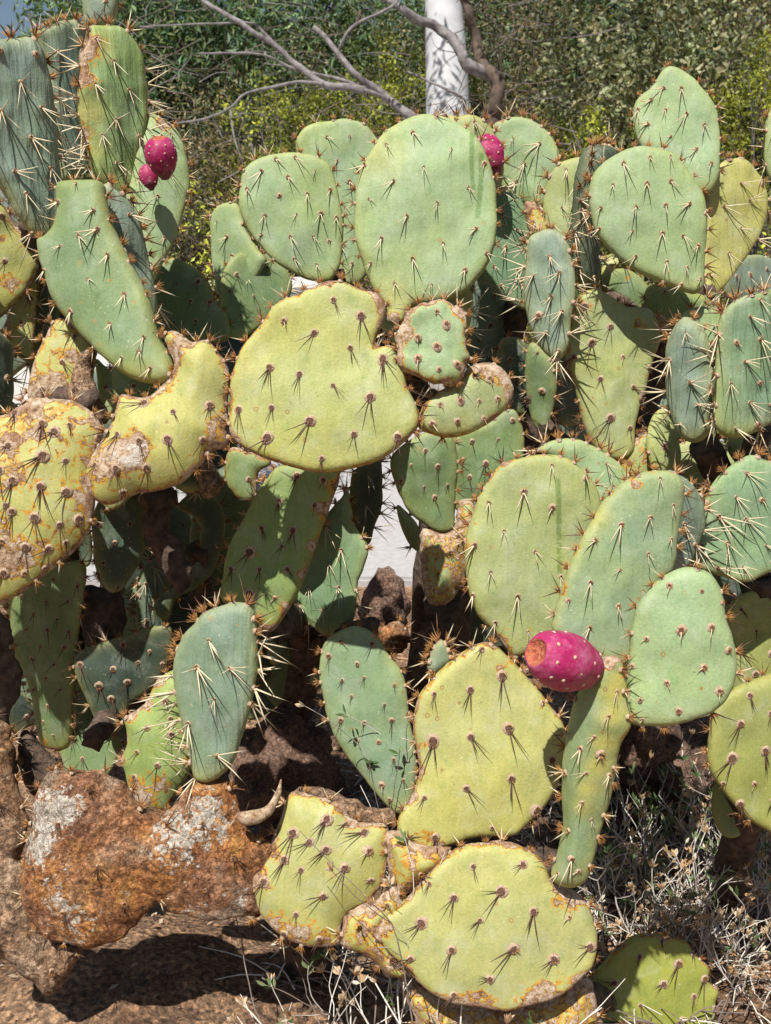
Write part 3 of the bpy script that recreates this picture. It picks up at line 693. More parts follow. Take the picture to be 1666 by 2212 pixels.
pad('C', 1, [(20, 1340), (60, 1250), (110, 1180), (160, 1180), (150, 1300), (135, 1500), (80, 1490), (40, 1440), (0, 1400)], 1.50, 'Y', 'd', 8, 5, blobs=[(1, 60, 1360, 60, .5)], rim=.3)
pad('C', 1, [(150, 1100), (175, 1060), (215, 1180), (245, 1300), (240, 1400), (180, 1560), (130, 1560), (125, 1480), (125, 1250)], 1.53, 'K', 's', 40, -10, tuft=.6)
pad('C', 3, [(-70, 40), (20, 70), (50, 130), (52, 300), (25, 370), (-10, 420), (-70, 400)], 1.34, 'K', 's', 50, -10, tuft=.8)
# --- B : left scarred
pad('B', 1, [(250, 775), (300, 760), (400, 755), (430, 765), (440, 800), (455, 870), (480, 960), (530, 1060), (600, 1200), (635, 1300), (665, 1400), (715, 1500), (722, 1560), (700, 1595), (650, 1605), (560, 1580), (480, 1520), (380, 1440), (280, 1330), (225, 1240), (190, 1150), (170, 1080), (165, 1000), (200, 985), (235, 940), (245, 850)],
    1.24, 'C', 'w', -14, 18, T=.019, sd=8, tuft=.9, label='leaning deep green pad narrowing to its base',
    arl=[(1, x, y) for x, y in ((270, 860), (420, 900), (435, 978), (365, 1005), (285, 1045), (475, 1080), (210, 1140), (400, 1180), (540, 1240), (320, 1310), (490, 1365), (625, 1420), (400, 1450), (612, 1480), (540, 1505), (650, 1545), (345, 785), (525, 1550))])
pad('B', 1, [(430, 765), (480, 775), (540, 830), (575, 900), (600, 1000), (620, 1100), (640, 1200), (650, 1310), (600, 1330), (500, 1150), (430, 960), (415, 845)], 1.31, 'B', 's', 30, 0, T=.012, wrk=.6, tuft=1.4, spacing=.034)
P46 = [(500, 185), (320, 180), (405, 235), (330, 400), (480, 430), (125, 570), (315, 610), (485, 645), (120, 780), (275, 820), (440, 865), (560, 830), (45, 980), (205, 1020), (355, 1035), (470, 990), (185, 1200), (320, 1165), (50, 1200), (115, 100), (90, 330), (690, 260), (80, 735), (30, 500)]
pad('B', 3, [(-420, 520), (-200, 430), (0, 400), (60, 370), (120, 325), (200, 325), (300, 335), (370, 375), (415, 430), (428, 490), (405, 580), (385, 650), (395, 720), (390, 790), (375, 870), (330, 940), (250, 1010), (150, 1090), (60, 1150), (-80, 1220), (-300, 1180), (-450, 900)],  # left end stretched out of view to shade the pads beneath
    1.20, 'Y', 'd', 6, 15, T=.026, rimR=.05, arl=[(7, x, y) for x, y in P46], sd=35, scar=.27, rim=.30, tuft=.8, label='yellow pad peppered with orange and pale scars',
    blobs=[(7, 250, 80, 90, .55), (7, 290, 240, 50, .6), (7, 90, 300, 100, .45), (7, 640, 150, 50, .5), (7, 600, 620, 70, .4), (7, 220, 1040, 110, .4), (7, 60, 1120, 110, .55), (7, 120, 570, 70, .4), (7, 600, 760, 80, .45), (7, 20, 900, 80, .3)],
    lich=[(7, 240, 70, 60, .35), (7, 200, 1050, 70, .4), (7, 50, 1110, 80, .4)], yblobs=[(3, 200, 600, 260, .25)])
pad('B', 3, [(440, 480), (470, 400), (490, 330), (510, 305), (600, 320), (660, 280), (710, 230), (722, 180), (700, 120), (680, 60), (720, 40), (760, 60), (800, 90), (860, 85), (900, 130), (940, 180), (962, 260), (950, 350), (955, 480), (935, 530), (880, 550), (830, 620), (760, 680), (660, 710), (560, 730), (450, 770), (385, 740), (350, 640), (385, 560)],
    1.21, 'Y', 'd', 2, 12, T=.026, rimR=.045, sd=30, scar=.03, rim=.42, tuft=1.1, label='yellow pad with a rusty band and pale crust along its middle',
    arl=[(7, x, y) for x, y in ((1470, 45), (1225, 90), (1015, 30), (840, 245), (1000, 290), (1190, 280), (835, 475), (1045, 470), (1425, 280), (870, 640), (680, 450))] + [(3, 700, 150)],
    blobs=[(7, 780, 420, 130, .75), (7, 1000, 350, 120, .7), (7, 900, 380, 110, .6), (7, 680, 540, 70, .35), (7, 610, 620, 60, .6), (7, 1530, 150, 90, .55), (7, 1480, 300, 90, .5), (7, 900, 620, 120, .15), (3, 740, 170, 45, .6), (3, 760, 90, 45, .6), (3, 690, 290, 60, .4), (7, 1300, 520, 90, .25)],
    lich=[(7, 1020, 350, 90, .6), (7, 870, 390, 90, .55), (7, 740, 490, 80, .5), (7, 960, 440, 60, .4)], yblobs=[(3, 560, 420, 150, .3)])
pad('B', 0, [(497, 880), (500, 820), (520, 755), (545, 720), (570, 695), (605, 655), (650, 635), (700, 612), (740, 610), (780, 625), (815, 632), (835, 655), (830, 690), (808, 748), (850, 745), (870, 780), (880, 830), (900, 880), (905, 920), (880, 952), (840, 985), (780, 1008), (700, 1020), (630, 1010), (560, 985), (515, 960), (494, 930)],
    1.20, (.315, .345, .145), 'd', -2, 14, T=.015, sd=15, rim=.33, tuft=1.1, label='broad yellow-green pad with a notch and dead brown tip',
    arl=[(3, x, y) for x, y in ((1130, 205), (1253, 232), (1392, 280), (1545, 328), (1000, 376), (1140, 370), (1298, 425), (1122, 495), (1478, 480), (1345, 578), (1315, 62), (1462, 122), (1595, 172), (1190, 12))] + [(1, 1392, 1258), (1, 1505, 1322), (4, 50, 165), (4, 110, 490)],
    blobs=[(0, 828, 660, 16, .9), (0, 812, 640, 16, .6), (0, 820, 700, 12, .6), (0, 505, 950, 22, .6), (0, 540, 985, 16, .5), (0, 700, 615, 20, .4)], yblobs=[(0, 530, 800, 60, .45), (0, 505, 900, 40, .4), (0, 620, 680, 60, .2), (0, 800, 720, 40, .25)])
pad('B', 2, [(150, 1300), (200, 1258), (300, 1245), (385, 1285), (398, 1380), (402, 1470), (390, 1560), (330, 1600), (240, 1595), (170, 1565), (120, 1520), (105, 1440), (110, 1370)],
    1.19, 'G', 'n', 6, 14, T=.013, rim=.5, rough=.004, tuft=1.6, label='small squarish blue-green pad framed by dead flaking cork',
    arl=[(2, x, y) for x, y in ((270, 1305), (308, 1358), (268, 1450), (190, 1500), (275, 1545), (350, 1525), (190, 1410))],
    blobs=[(2, 365, 1305, 36, .8), (2, 135, 1400, 36, .85), (2, 130, 1330, 38, .8), (2, 125, 1490, 24, .5), (2, 300, 1597, 30, .6), (2, 398, 1450, 18, .5), (2, 240, 1255, 30, .6), (2, 375, 1540, 25, .6)])
pad('B', 4, [(198, 440), (212, 360), (250, 320), (310, 290), (360, 260), (400, 200), (460, 180), (520, 190), (570, 240), (588, 310), (550, 380), (490, 430), (400, 480), (310, 492), (240, 470)],
    1.215, 'M', 'n', 8, 16, T=.014, rim=.25, tuft=1.2, label='small oval pad with a corky right-hand end',
    arl=[(4, x, y) for x, y in ((480, 255), (420, 245), (437, 345), (360, 345), (280, 360), (515, 335), (250, 435), (350, 428), (460, 415))],
    blobs=[(4, 450, 195, 55, .9), (4, 540, 240, 50, .8), (4, 570, 320, 35, .7), (4, 500, 420, 30, .6), (4, 205, 420, 16, .8)])
pad('B', 0, [(62, 862), (70, 790), (100, 720), (125, 690), (160, 700), (200, 750), (205, 790), (175, 830), (150, 866), (105, 872)], 1.29, 'Y', 'd', 0, 12, scar=.18, rim=.3, blobs=[(0, 120, 820, 40, .35), (0, 100, 850, 40, .5), (0, 165, 770, 14, .7)], tuft=.7)
pad('B', 0, [(150, 845), (168, 780), (190, 752), (210, 765), (195, 800), (215, 850), (235, 900), (200, 925), (160, 890)], 1.26, bark=True, are=None, grey=.8, T=.016, name='woody_joint', tuft=0)
pad('B', 0, [(205, 775), (230, 790), (262, 815), (268, 850), (252, 905), (222, 890), (212, 830)], 1.33, 'G', 'w', -10, 5, tuft=0)
pad('B', 0, [(250, 780), (330, 800), (345, 850), (310, 880), (255, 870)], 1.27, 'C', 'u', 0, 0, tuft=.3)
# --- E : centre back
pad('E', 0, [(765, 470), (770, 400), (790, 345), (815, 300), (850, 268), (890, 250), (935, 245), (985, 260), (1030, 300), (1060, 360), (1075, 430), (1072, 500), (1060, 560), (1030, 605), (990, 640), (940, 655), (890, 662), (868, 700), (838, 695), (835, 665), (805, 625), (785, 570), (768, 520)],
    1.52, 'G', 'w', -4, 12, T=.014, sd=8, label='largest round pad, standing upright with two dark drip stains',
    streaks=[(2, [(420, 560), (418, 680), (424, 790)], 5), (2, [(458, 650), (455, 780), (442, 910)], 6)],
    arl=[(2, x, y) for x, y in ((175, 560), (65, 610), (335, 635), (220, 710), (95, 765), (405, 790), (275, 855), (150, 912), (45, 1000), (435, 960), (300, 1020), (175, 1085), (100, 1185), (252, 1190), (390, 1130), (270, 490), (480, 1060), (515, 870), (470, 690))] + [(1, x, y) for x, y in ((1540, 835), (1545, 1100), (1520, 695))],
    blobs=[(0, 850, 690, 16, .7)], yblobs=[(0, 820, 340, 60, .4), (0, 845, 640, 45, .5), (0, 900, 560, 120, .12)])
pad('E', 0, [(830, 650), (880, 655), (950, 650), (990, 630), (1015, 620), (1020, 680), (1000, 760), (960, 800), (900, 810), (880, 800), (850, 740), (820, 700)], 1.58, 'M', 's', 0, 6, spacing=.04)
pad('E', 1, [(1005, 760), (1010, 710), (1060, 665), (1130, 645), (1230, 635), (1310, 650), (1370, 690), (1400, 760), (1420, 850), (1435, 920), (1430, 1010), (1415, 1110), (1380, 1170), (1330, 1175), (1250, 1150), (1160, 1100), (1100, 1040), (1040, 970), (1005, 880), (998, 820)],
    1.60, 'G', 'w', 4, 10, sd=5, arl=[(1, x, y) for x, y in ((1090, 720), (1200, 745), (1280, 815), (1375, 795), (1150, 668), (1230, 662), (1165, 822), (1103, 902), (1235, 900), (1335, 895), (1400, 910), (1090, 980), (1210, 990), (1305, 990), (1370, 1008), (1225, 1080), (1320, 1105), (1030, 790), (1310, 718))])
pad('E', 1, [(1230, 610), (1245, 560), (1290, 520), (1370, 502), (1450, 500), (1520, 520), (1560, 560), (1590, 620), (1580, 760), (1560, 900), (1540, 1100), (1500, 1180), (1440, 1190), (1400, 1080), (1370, 900), (1300, 760), (1250, 680)], 1.74, 'G', 'w', 6, 10, spacing=.046)
pad('E', 2, [(320, 490), (350, 480), (420, 478), (480, 510), (520, 560), (545, 640), (550, 720), (530, 800), (480, 860), (400, 800), (340, 640)], 1.62, 'M', 's', 10, 5, rimtint=.8)
pad('E', 2, [(510, 530), (560, 495), (620, 485), (680, 500), (740, 550), (775, 620), (788, 680), (770, 720), (740, 780), (715, 860), (640, 850), (560, 800), (530, 720), (520, 620)], 1.74, 'G', 's', -8, 10, spacing=.042, sd=10, blobs=[(2, 540, 490, 26, .8)])
pad('E', 2, [(530, 800), (600, 810), (640, 860), (660, 940), (690, 1000), (665, 1100), (655, 1200), (645, 1290), (580, 1260), (500, 1190), (440, 1150), (415, 1120), (400, 1020), (450, 860)], 1.68, (.15, .25, .15), 'w', 8, 6, spacing=.036, rimtint=.3)
pad('E', 1, [(880, 900), (920, 850), (980, 845), (1010, 880), (1030, 960), (1080, 1040), (1115, 1080), (1080, 1150), (1020, 1220), (960, 1290), (930, 1270), (895, 1180), (880, 1080), (875, 980)], 1.74, 'G', 'w', -18, 8, blobs=[(1, 945, 1280, 30, .7)])
pad('E', 1, [(1100, 1060), (1160, 1080), (1195, 1180), (1185, 1260), (1120, 1330), (1080, 1420), (1000, 1420), (975, 1320), (1020, 1220)], 1.92, 'B', 's', -20, 0)
pad('E', 1, [(620, 1170), (680, 1090), (740, 1075), (820, 1120), (870, 1180), (900, 1250), (955, 1330), (950, 1420), (860, 1440), (750, 1440), (650, 1420), (610, 1300)], 1.72, 'C', 'u', -5, 12, rim=.25)
pad('E', 4, [(105, 540), (220, 470), (330, 480), (360, 560), (360, 650), (352, 800), (342, 870), (285, 888), (220, 850), (150, 790), (98, 680), (75, 600)], 1.52, 'C', 'u', 6, 4, spacing=.034)
pad('E', 4, [(340, 480), (480, 430), (590, 370), (640, 500), (600, 640), (440, 760), (355, 790), (335, 640)], 1.62, 'C', 'u', -4, 6)
pad('E', 4, [(215, 870), (280, 890), (345, 870), (352, 800), (370, 750), (420, 760), (445, 820), (430, 900), (395, 960), (400, 1060), (350, 1150), (300, 1190), (230, 1160), (205, 1000)], 1.50, 'M', 'b', scar=.42, rim=.3, rough=.003, T=.028, rimR=.045, name='woody_joint', tuft=0)
pad('E', 4, [(228, 1130), (300, 1180), (380, 1080), (420, 1250), (380, 1430), (300, 1520), (150, 1540), (165, 1400), (212, 1280)], 1.58, bark=True, are=None, grey=1., T=.04, rimR=.06, name='woody_trunk', tuft=0)
pad('E', 8, [(1085, 450), (1130, 470), (1240, 600), (1245, 760), (1190, 740), (1130, 640), (1090, 530)], 1.66, 'M', 'u', -10, 8, tuft=.6)
# --- R : right back
pad('R', 2, [(650, 1010), (690, 970), (750, 958), (800, 985), (830, 1050), (850, 1150), (850, 1250), (835, 1350), (825, 1420), (800, 1480), (770, 1500), (720, 1470), (680, 1410), (650, 1330), (635, 1240), (640, 1120)],
    1.46, 'B', 's', -14, 6, wrk=.9, tub=.002, spacing=.034, sd=35, label='blue-green ribbed pad bristling with short white spines')
pad('R', 2, [(730, 760), (770, 690), (830, 660), (880, 655), (915, 690), (900, 780), (880, 880), (870, 960), (860, 1060), (840, 1080), (800, 1020), (750, 980), (720, 900), (715, 830)], 1.60, 'M', 's', -20, 8, spacing=.04, blobs=[(2, 690, 860, 30, .5)])
pad('R', 2, [(640, 840), (690, 850), (720, 900), (740, 970), (700, 1000), (660, 960), (640, 900)], 1.61, 'Y', 'w', -10, 10, scar=.3, blobs=[(2, 670, 850, 34, .6)], tuft=1.2)
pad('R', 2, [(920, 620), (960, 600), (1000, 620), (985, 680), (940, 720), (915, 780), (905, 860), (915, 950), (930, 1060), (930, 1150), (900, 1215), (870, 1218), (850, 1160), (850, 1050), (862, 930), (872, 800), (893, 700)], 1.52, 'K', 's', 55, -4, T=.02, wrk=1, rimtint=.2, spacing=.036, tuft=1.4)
pad('R', 2, [(1090, 470), (1110, 410), (1160, 370), (1200, 310), (1240, 278), (1280, 285), (1330, 310), (1370, 350), (1410, 400), (1440, 450), (1450, 540), (1455, 620), (1450, 720), (1420, 790), (1380, 810), (1300, 780), (1200, 700), (1120, 610), (1092, 540)],
    1.56, 'G', 'w', -10, 12, sd=35, rimtint=.35, arl=[(2, x, y) for x, y in ((1215, 375), (1290, 378), (1165, 422), (1110, 465), (1225, 465), (1310, 485), (1385, 525), (1150, 525), (1245, 578), (1350, 630), (1412, 690), (1265, 285), (1335, 310), (1415, 410), (1300, 675), (1450, 590))])
pad('R', 2, [(905, 820), (920, 740), (950, 690), (1000, 650), (1060, 620), (1130, 605), (1210, 620), (1270, 650), (1330, 720), (1380, 800), (1395, 880), (1400, 960), (1395, 1080), (1388, 1180), (1360, 1220), (1310, 1215), (1200, 1170), (1090, 1120), (1010, 1060), (940, 980), (915, 900)],
    1.42, 'G', 'w', -3, 12, T=.014, sd=18, rimtint=.35, label='broad heart-shaped green pad below the highest right pad', arl=[(2, x, y) for x, y in ((1045, 690), (1155, 665), (1240, 660), (1000, 780), (1140, 775), (1240, 765), (1335, 745), (950, 875), (1095, 875), (1218, 865), (1315, 860), (1385, 895), (1080, 970), (1205, 980), (1293, 990), (1355, 1030), (1095, 1075), (1225, 1095), (1310, 1118), (1285, 1190), (945, 960), (1365, 1165), (1170, 1155), (990, 1040))])
pad('R', 2, [(1430, 720), (1455, 680), (1500, 660), (1560, 665), (1610, 720), (1640, 800), (1645, 880), (1620, 960), (1580, 1040), (1530, 1120), (1460, 1200), (1410, 1240), (1385, 1210), (1380, 1050), (1380, 900), (1390, 800)],
    1.60, 'Y', 's', 22, 10, wrk=.3, sd=-40, spacing=.046, blobs=[(2, 1620, 760, 30, .5), (2, 1500, 640, 26, .5)], label='lit yellow pad behind the heart-shaped pad')
pad('R', 2, [(1650, 480), (1720, 460), (1760, 800), (1690, 790), (1655, 740), (1635, 640)], 1.62, 'G', 's', 5, 8)
pad('R', 2, [(940, 1200), (960, 1120), (1010, 1060), (1080, 1070), (1080, 1150), (1040, 1200), (990, 1230)], 1.66, 'Y', 'w', 0, 15, blobs=[(2, 1040, 1100, 30, .5)])
pad('R', 2, [(945, 1200), (990, 1130), (1080, 1125), (1150, 1190), (1170, 1250), (1130, 1310), (1050, 1320), (970, 1290)], 1.60, 'C', 'u', 0, 0, blobs=[(2, 1060, 1160, 26, .5)])
pad('R', 2, [(1130, 1300), (1150, 1200), (1230, 1180), (1330, 1215), (1400, 1240), (1420, 1300), (1330, 1350), (1240, 1420), (1160, 1400)], 1.58, 'C', 'u', 0, -10, T=.02, blobs=[(2, 1180, 1350, 60, .55), (2, 1250, 1390, 40, .4)], base=.3)
pad('R', 0, [(1242, 660), (1253, 635), (1284, 624), (1320, 640), (1352, 660), (1400, 665), (1415, 690), (1425, 740), (1410, 780), (1395, 830), (1380, 880), (1370, 930), (1368, 975), (1340, 995), (1300, 985), (1268, 940), (1250, 870), (1240, 830), (1222, 780), (1225, 720)],
    1.52, (.275, .315, .150), 'd', 4, 10, sd=5, T=.015, rim=.25, tuft=1.2, label='tall yellow-green pad in the middle of the right side',
    arl=[(2, x, y) for x, y in ((985, 1365), (910, 1430), (1035, 1490), (945, 1580), (835, 1490), (1080, 1615), (880, 1280), (1150, 1530))] + [(4, x, y) for x, y in ((865, 320), (985, 410), (1065, 450), (1120, 320))],
    blobs=[(2, 870, 1280, 30, .6), (2, 1110, 1350, 34, .5), (2, 1170, 1560, 30, .55)])
pad('R', 0, [(1330, 985), (1365, 950), (1400, 930), (1430, 990), (1440, 1050), (1380, 1100), (1330, 1060)], 1.54, 'M', None, 0, 10, scar=.35, rim=.3, T=.02, tuft=1.5)
pad('R', 0, [(1392, 950), (1410, 895), (1435, 885), (1460, 930), (1470, 990), (1440, 1030), (1405, 1010)], 1.50, 'M', 'd', 5, 10, tuft=.6)
pad('R', 0, [(1075, 745), (1110, 728), (1150, 755), (1158, 830), (1148, 890), (1110, 893), (1080, 840)], 1.70, 'K', 'u', 20, 0)
pad('R', 0, [(1145, 740), (1190, 770), (1205, 840), (1180, 930), (1150, 910), (1135, 820)], 1.68, 'C', 'u', -20, 0)
pad('R', 0, [(1010, 600), (1070, 615), (1130, 680), (1120, 760), (1060, 810), (1010, 800), (990, 710)], 1.78, 'B', 'u', 10, -5, spacing=.035)
pad('R', 0, [(1085, 880), (1130, 860), (1170, 930), (1175, 1030), (1150, 1100), (1100, 1080), (1080, 980)], 1.85, bark=True, are=None, grey=.9, T=.02, name='woody_joint', tuft=0)
# --- F : right edge
pad('F', 0, [(1470, 690), (1500, 665), (1550, 668), (1575, 720), (1560, 800), (1530, 800), (1480, 760)], 1.46, 'G', 's', 10, 8, wrk=.8, spacing=.032, tuft=1.3)
pad('F', 0, [(1437, 800), (1440, 750), (1455, 710), (1480, 685), (1510, 695), (1535, 735), (1542, 790), (1547, 850), (1537, 910), (1527, 942), (1500, 957), (1470, 942), (1450, 900), (1438, 850)],
    1.38, 'B', 's', -30, 6, wrk=1, tub=.003, spacing=.038, sd=-55, T=.016)
pad('F', 0, [(1555, 690), (1585, 650), (1630, 632), (1690, 622), (1760, 640), (1780, 860), (1700, 900), (1640, 930), (1590, 947), (1552, 935), (1538, 900), (1545, 820), (1548, 750)],
    1.36, (.16, .25, .16), 's', 12, 6, wrk=1, tub=.002, spacing=.036, sd=-35, label='pale pad with crowded long white spines at the right edge')
pad('F', 0, [(1440, 975), (1480, 955), (1530, 945), (1570, 960), (1600, 985), (1625, 1010), (1580, 1060), (1500, 1090), (1445, 1040)], 1.55, 'M', 's', 0, 14)
pad('F', 0, [(1570, 950), (1640, 930), (1740, 930), (1740, 1020), (1640, 1010), (1590, 1000)], 1.50, 'M', 's', 0, 14, tuft=1.4)
pad('F', 4, [(1330, 1000), (1355, 900), (1370, 800), (1395, 720), (1450, 640), (1520, 590), (1580, 560), (1640, 580), (1720, 640), (1780, 900), (1720, 1020), (1640, 1060), (1560, 1090), (1480, 1080), (1420, 1060), (1370, 1040)],
    1.35, (.185, .285, .175), 's', 4, 10, wrk=.4, spacing=.038, sd=-50, rimtint=.2)
pad('F', 0, [(1560, 1330), (1590, 1290), (1640, 1275), (1740, 1270), (1760, 1420), (1740, 1520), (1640, 1540), (1570, 1480), (1580, 1400)], 1.46, 'O', 'd', 8, 10, sd=-20, tuft=.6)
pad('F', 0, [(1533, 1660), (1530, 1600), (1540, 1530), (1575, 1490), (1640, 1465), (1760, 1450), (1790, 1700), (1740, 1830), (1660, 1795), (1600, 1755), (1558, 1705)],
    1.40, 'O', 'd', 4, 12, sd=40, T=.015, label='olive speckled pad at the lower right edge', arl=[(6, x, y) for x, y in ((1620, 515), (1580, 655), (1490, 550), (1455, 655), (1525, 740), (1520, 405), (1560, 290), (1640, 360), (1660, 720))])
pad('F', 0, [(1550, 1690), (1600, 1740), (1620, 1790), (1570, 1810), (1540, 1760)], 1.52, 'C', 'u', 0, 0, tuft=0)
# --- U : shaded middle
pad('U', 0, [(480, 1300), (483, 1230), (500, 1170), (530, 1110), (570, 1040), (620, 1000), (700, 1005), (735, 1025), (715, 1090), (695, 1150), (665, 1230), (635, 1300), (590, 1362), (560, 1350), (530, 1310)],
    1.37, (.20, .28, .10), 'd', -6, 10, T=.016, sd=8, rim=.1, blobs=[(0, 700, 1100, 22, .7), (0, 680, 1180, 16, .7), (0, 655, 1240, 14, .7), (0, 620, 1310, 16, .7), (0, 590, 1350, 16, .7), (0, 720, 1040, 20, .6)], label='long green pad half in shade with a corky right edge')
pad('U', 8, [(340, 1150), (400, 900), (500, 720), (600, 530), (700, 400), (745, 350), (775, 480), (800, 600), (890, 740), (850, 900), (820, 1000), (810, 1200), (760, 1300), (700, 1385), (600, 1370), (450, 1250)],
    1.55, (.16, .25, .14), 's', -16, 4, wrk=.6, spacing=.042, sd=-35)
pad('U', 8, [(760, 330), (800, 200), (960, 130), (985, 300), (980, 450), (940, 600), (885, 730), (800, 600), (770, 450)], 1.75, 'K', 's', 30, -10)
pad('U', 3, [(950, 550), (1000, 530), (1130, 585), (1080, 640), (1070, 740), (1000, 740), (940, 660)], 1.42, 'C', 'd', 0, 0, rim=.4)
pad('U', 5, [(1330, 200), (1350, 80), (1420, 30), (1490, 15), (1570, 50), (1620, 120), (1680, 220), (1710, 420), (1730, 520), (1740, 640), (1700, 770), (1640, 785), (1560, 700), (1480, 600), (1420, 520), (1370, 420), (1340, 300)],
    1.42, (.175, .255, .165), 'u', -6, 12, spacing=.036, label='half-shaded pad standing behind the dry flowering weed')
pad('U', 3, [(50, 1130), (250, 1020), (350, 1025), (345, 1180), (325, 1350), (312, 1500), (300, 1660), (290, 1770), (225, 1795), (170, 1770), (140, 1640), (105, 1460), (60, 1380)], 1.62, 'C', 'u', -12, -8, spacing=.036, blobs=[(3, 220, 1790, 60, .5)])
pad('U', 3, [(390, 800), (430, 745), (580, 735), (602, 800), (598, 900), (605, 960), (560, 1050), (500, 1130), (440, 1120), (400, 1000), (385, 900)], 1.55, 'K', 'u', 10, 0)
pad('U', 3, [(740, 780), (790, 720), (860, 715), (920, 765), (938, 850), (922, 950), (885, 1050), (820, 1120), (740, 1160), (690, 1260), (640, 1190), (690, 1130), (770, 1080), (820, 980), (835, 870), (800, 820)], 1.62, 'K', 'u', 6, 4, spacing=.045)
pad('U', 3, [(575, 720), (640, 690), (720, 700), (728, 760), (705, 860), (765, 940), (800, 1080), (740, 1130), (660, 1010), (600, 870), (585, 780)], 1.50, bark=True, are=None, grey=.9, T=.022, rimR=.03, name='woody_joint', tuft=0, lich=[(3, 680, 760, 40, .35)])
pad('U', 3, [(820, 620), (870, 590), (900, 620), (930, 690), (880, 740), (835, 720)], 1.45, bark=True, are=None, grey=1., T=.014, name='woody_joint', tuft=0)
pad('U', 3, [(565, 1200), (590, 1040), (640, 990), (705, 1040), (710, 1120), (655, 1180), (655, 1260), (600, 1315), (565, 1280)], 1.72, 'B', 's', 25, -6, wrk=.6)
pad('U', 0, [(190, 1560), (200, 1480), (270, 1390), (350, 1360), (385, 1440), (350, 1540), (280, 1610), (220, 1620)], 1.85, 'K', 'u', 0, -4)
pad('U', 3, [(345, 1120), (440, 1120), (510, 1140), (520, 1280), (480, 1420), (380, 1400), (335, 1260)], 1.62, bark=True, are=None, grey=1., T=.03, rimR=.04, name='woody_trunk', tuft=0)
pad('U', 3, [(1240, 1330), (1280, 1290), (1340, 1330), (1350, 1420), (1320, 1520), (1270, 1480), (1240, 1410)], 1.75, 'B', 'u', 0, 0)
pad('U', 3, [(1110, 1320), (1170, 1180), (1215, 1220), (1210, 1330), (1160, 1430), (1120, 1420)], 1.72, 'B', 'u', 30, 0)
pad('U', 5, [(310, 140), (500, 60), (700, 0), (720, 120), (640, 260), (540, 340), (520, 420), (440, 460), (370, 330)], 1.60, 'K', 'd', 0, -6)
pad('U', 0, [(817, 1365), (845, 1345), (875, 1352), (886, 1380), (870, 1410), (835, 1415), (818, 1395)], 1.62, bark=True, are='b', grey=.2, T=.022, rimR=.03, name='woody_joint', tuft=1, lich=[(0, 850, 1385, 20, .4)])
pad('B', 3, [(-60, 1240), (20, 1225), (45, 1290), (60, 1400), (90, 1480), (75, 1560), (40, 1650), (60, 1800), (70, 1950), (-60, 1960)], 1.32, bark=True, are='b', grey=.8, T=.028, rimR=.04, name='woody_trunk', tuft=.4)
pad('B', 5, [(-60, 400), (30, 420), (60, 560), (80, 700), (115, 800), (105, 900), (60, 1010), (-60, 1020)], 1.30, bark=True, are='b', grey=.5, T=.024, rimR=.03, name='woody_joint', tuft=.6)
pad('B', 5, [(90, 440), (150, 470), (210, 540), (260, 640), (220, 700), (150, 720), (100, 640), (75, 540)], 1.36, bark=True, are=None, grey=.9, T=.024, rimR=.03, name='woody_joint', tuft=.3)
# --- A : front
pad('A', 4, [(690, 545), (740, 510), (800, 497), (870, 500), (940, 530), (1010, 580), (1060, 630), (1090, 690), (1060, 760), (980, 860), (920, 820), (860, 650), (780, 580)], 1.37, 'G', 's', 4, 12, tuft=1.5, spacing=.04)
pad('A', 4, [(390, 1000), (388, 920), (410, 850), (440, 740), (490, 660), (550, 600), (620, 575), (700, 560), (790, 565), (860, 600), (920, 670), (955, 750), (965, 830), (955, 950), (900, 1100), (830, 1250), (760, 1320), (700, 1345), (640, 1390), (590, 1400), (540, 1340), (500, 1290), (440, 1230), (410, 1140), (395, 1060)],
    1.265, 'M', 'w', 2, 12, T=.015, sd=12, rim=.1, tuft=1.5, label='round green pad with a dark drip stain and bristly upper left rim',
    streaks=[(4, [(768, 665), (772, 800), (778, 1040)], 6)], arl=[(4, x, y) for x, y in ((745, 605), (628, 715), (745, 780), (485, 760), (545, 875), (673, 960), (423, 935), (490, 1045), (600, 1145), (845, 1000), (645, 1290), (420, 1140), (780, 1065), (510, 1255), (885, 655))],
    blobs=[(4, 545, 1320, 40, .6), (4, 490, 655, 18, .5), (4, 560, 610, 20, .5)])
pad('A', 4, [(1230, 640), (1290, 645), (1345, 690), (1378, 760), (1380, 860), (1340, 1000), (1290, 1050), (1200, 1070), (1180, 850)], 1.30, 'B', 's', 25, 4, wrk=.4, rimtint=.2)
pad('A', 4, [(960, 760), (1010, 710), (1060, 665), (1130, 635), (1210, 628), (1270, 645), (1300, 700), (1290, 800), (1275, 920), (1255, 1040), (1200, 1090), (1150, 1180), (1110, 1260), (1085, 1340), (1070, 1420), (980, 1430), (900, 1380), (800, 1350), (755, 1290), (765, 1220), (790, 1130), (820, 1030), (860, 940), (915, 840)],
    1.22, (.22, .30, .185), 'w', 6, 12, T=.015, sd=18, rim=.12, label='grey-green upright pad with a yellow rim behind the magenta fruit',
    arl=[(4, x, y) for x, y in ((1185, 660), (1145, 820), (1025, 850), (1240, 770), (1235, 910), (920, 915), (1135, 970), (1018, 1035), (900, 1090), (1115, 1120), (812, 1165), (1012, 1185), (895, 1275), (1080, 1280), (765, 1285), (985, 740))],
    blobs=[(4, 1085, 680, 20, .8)], yblobs=[(4, 940, 820, 50, .45)])
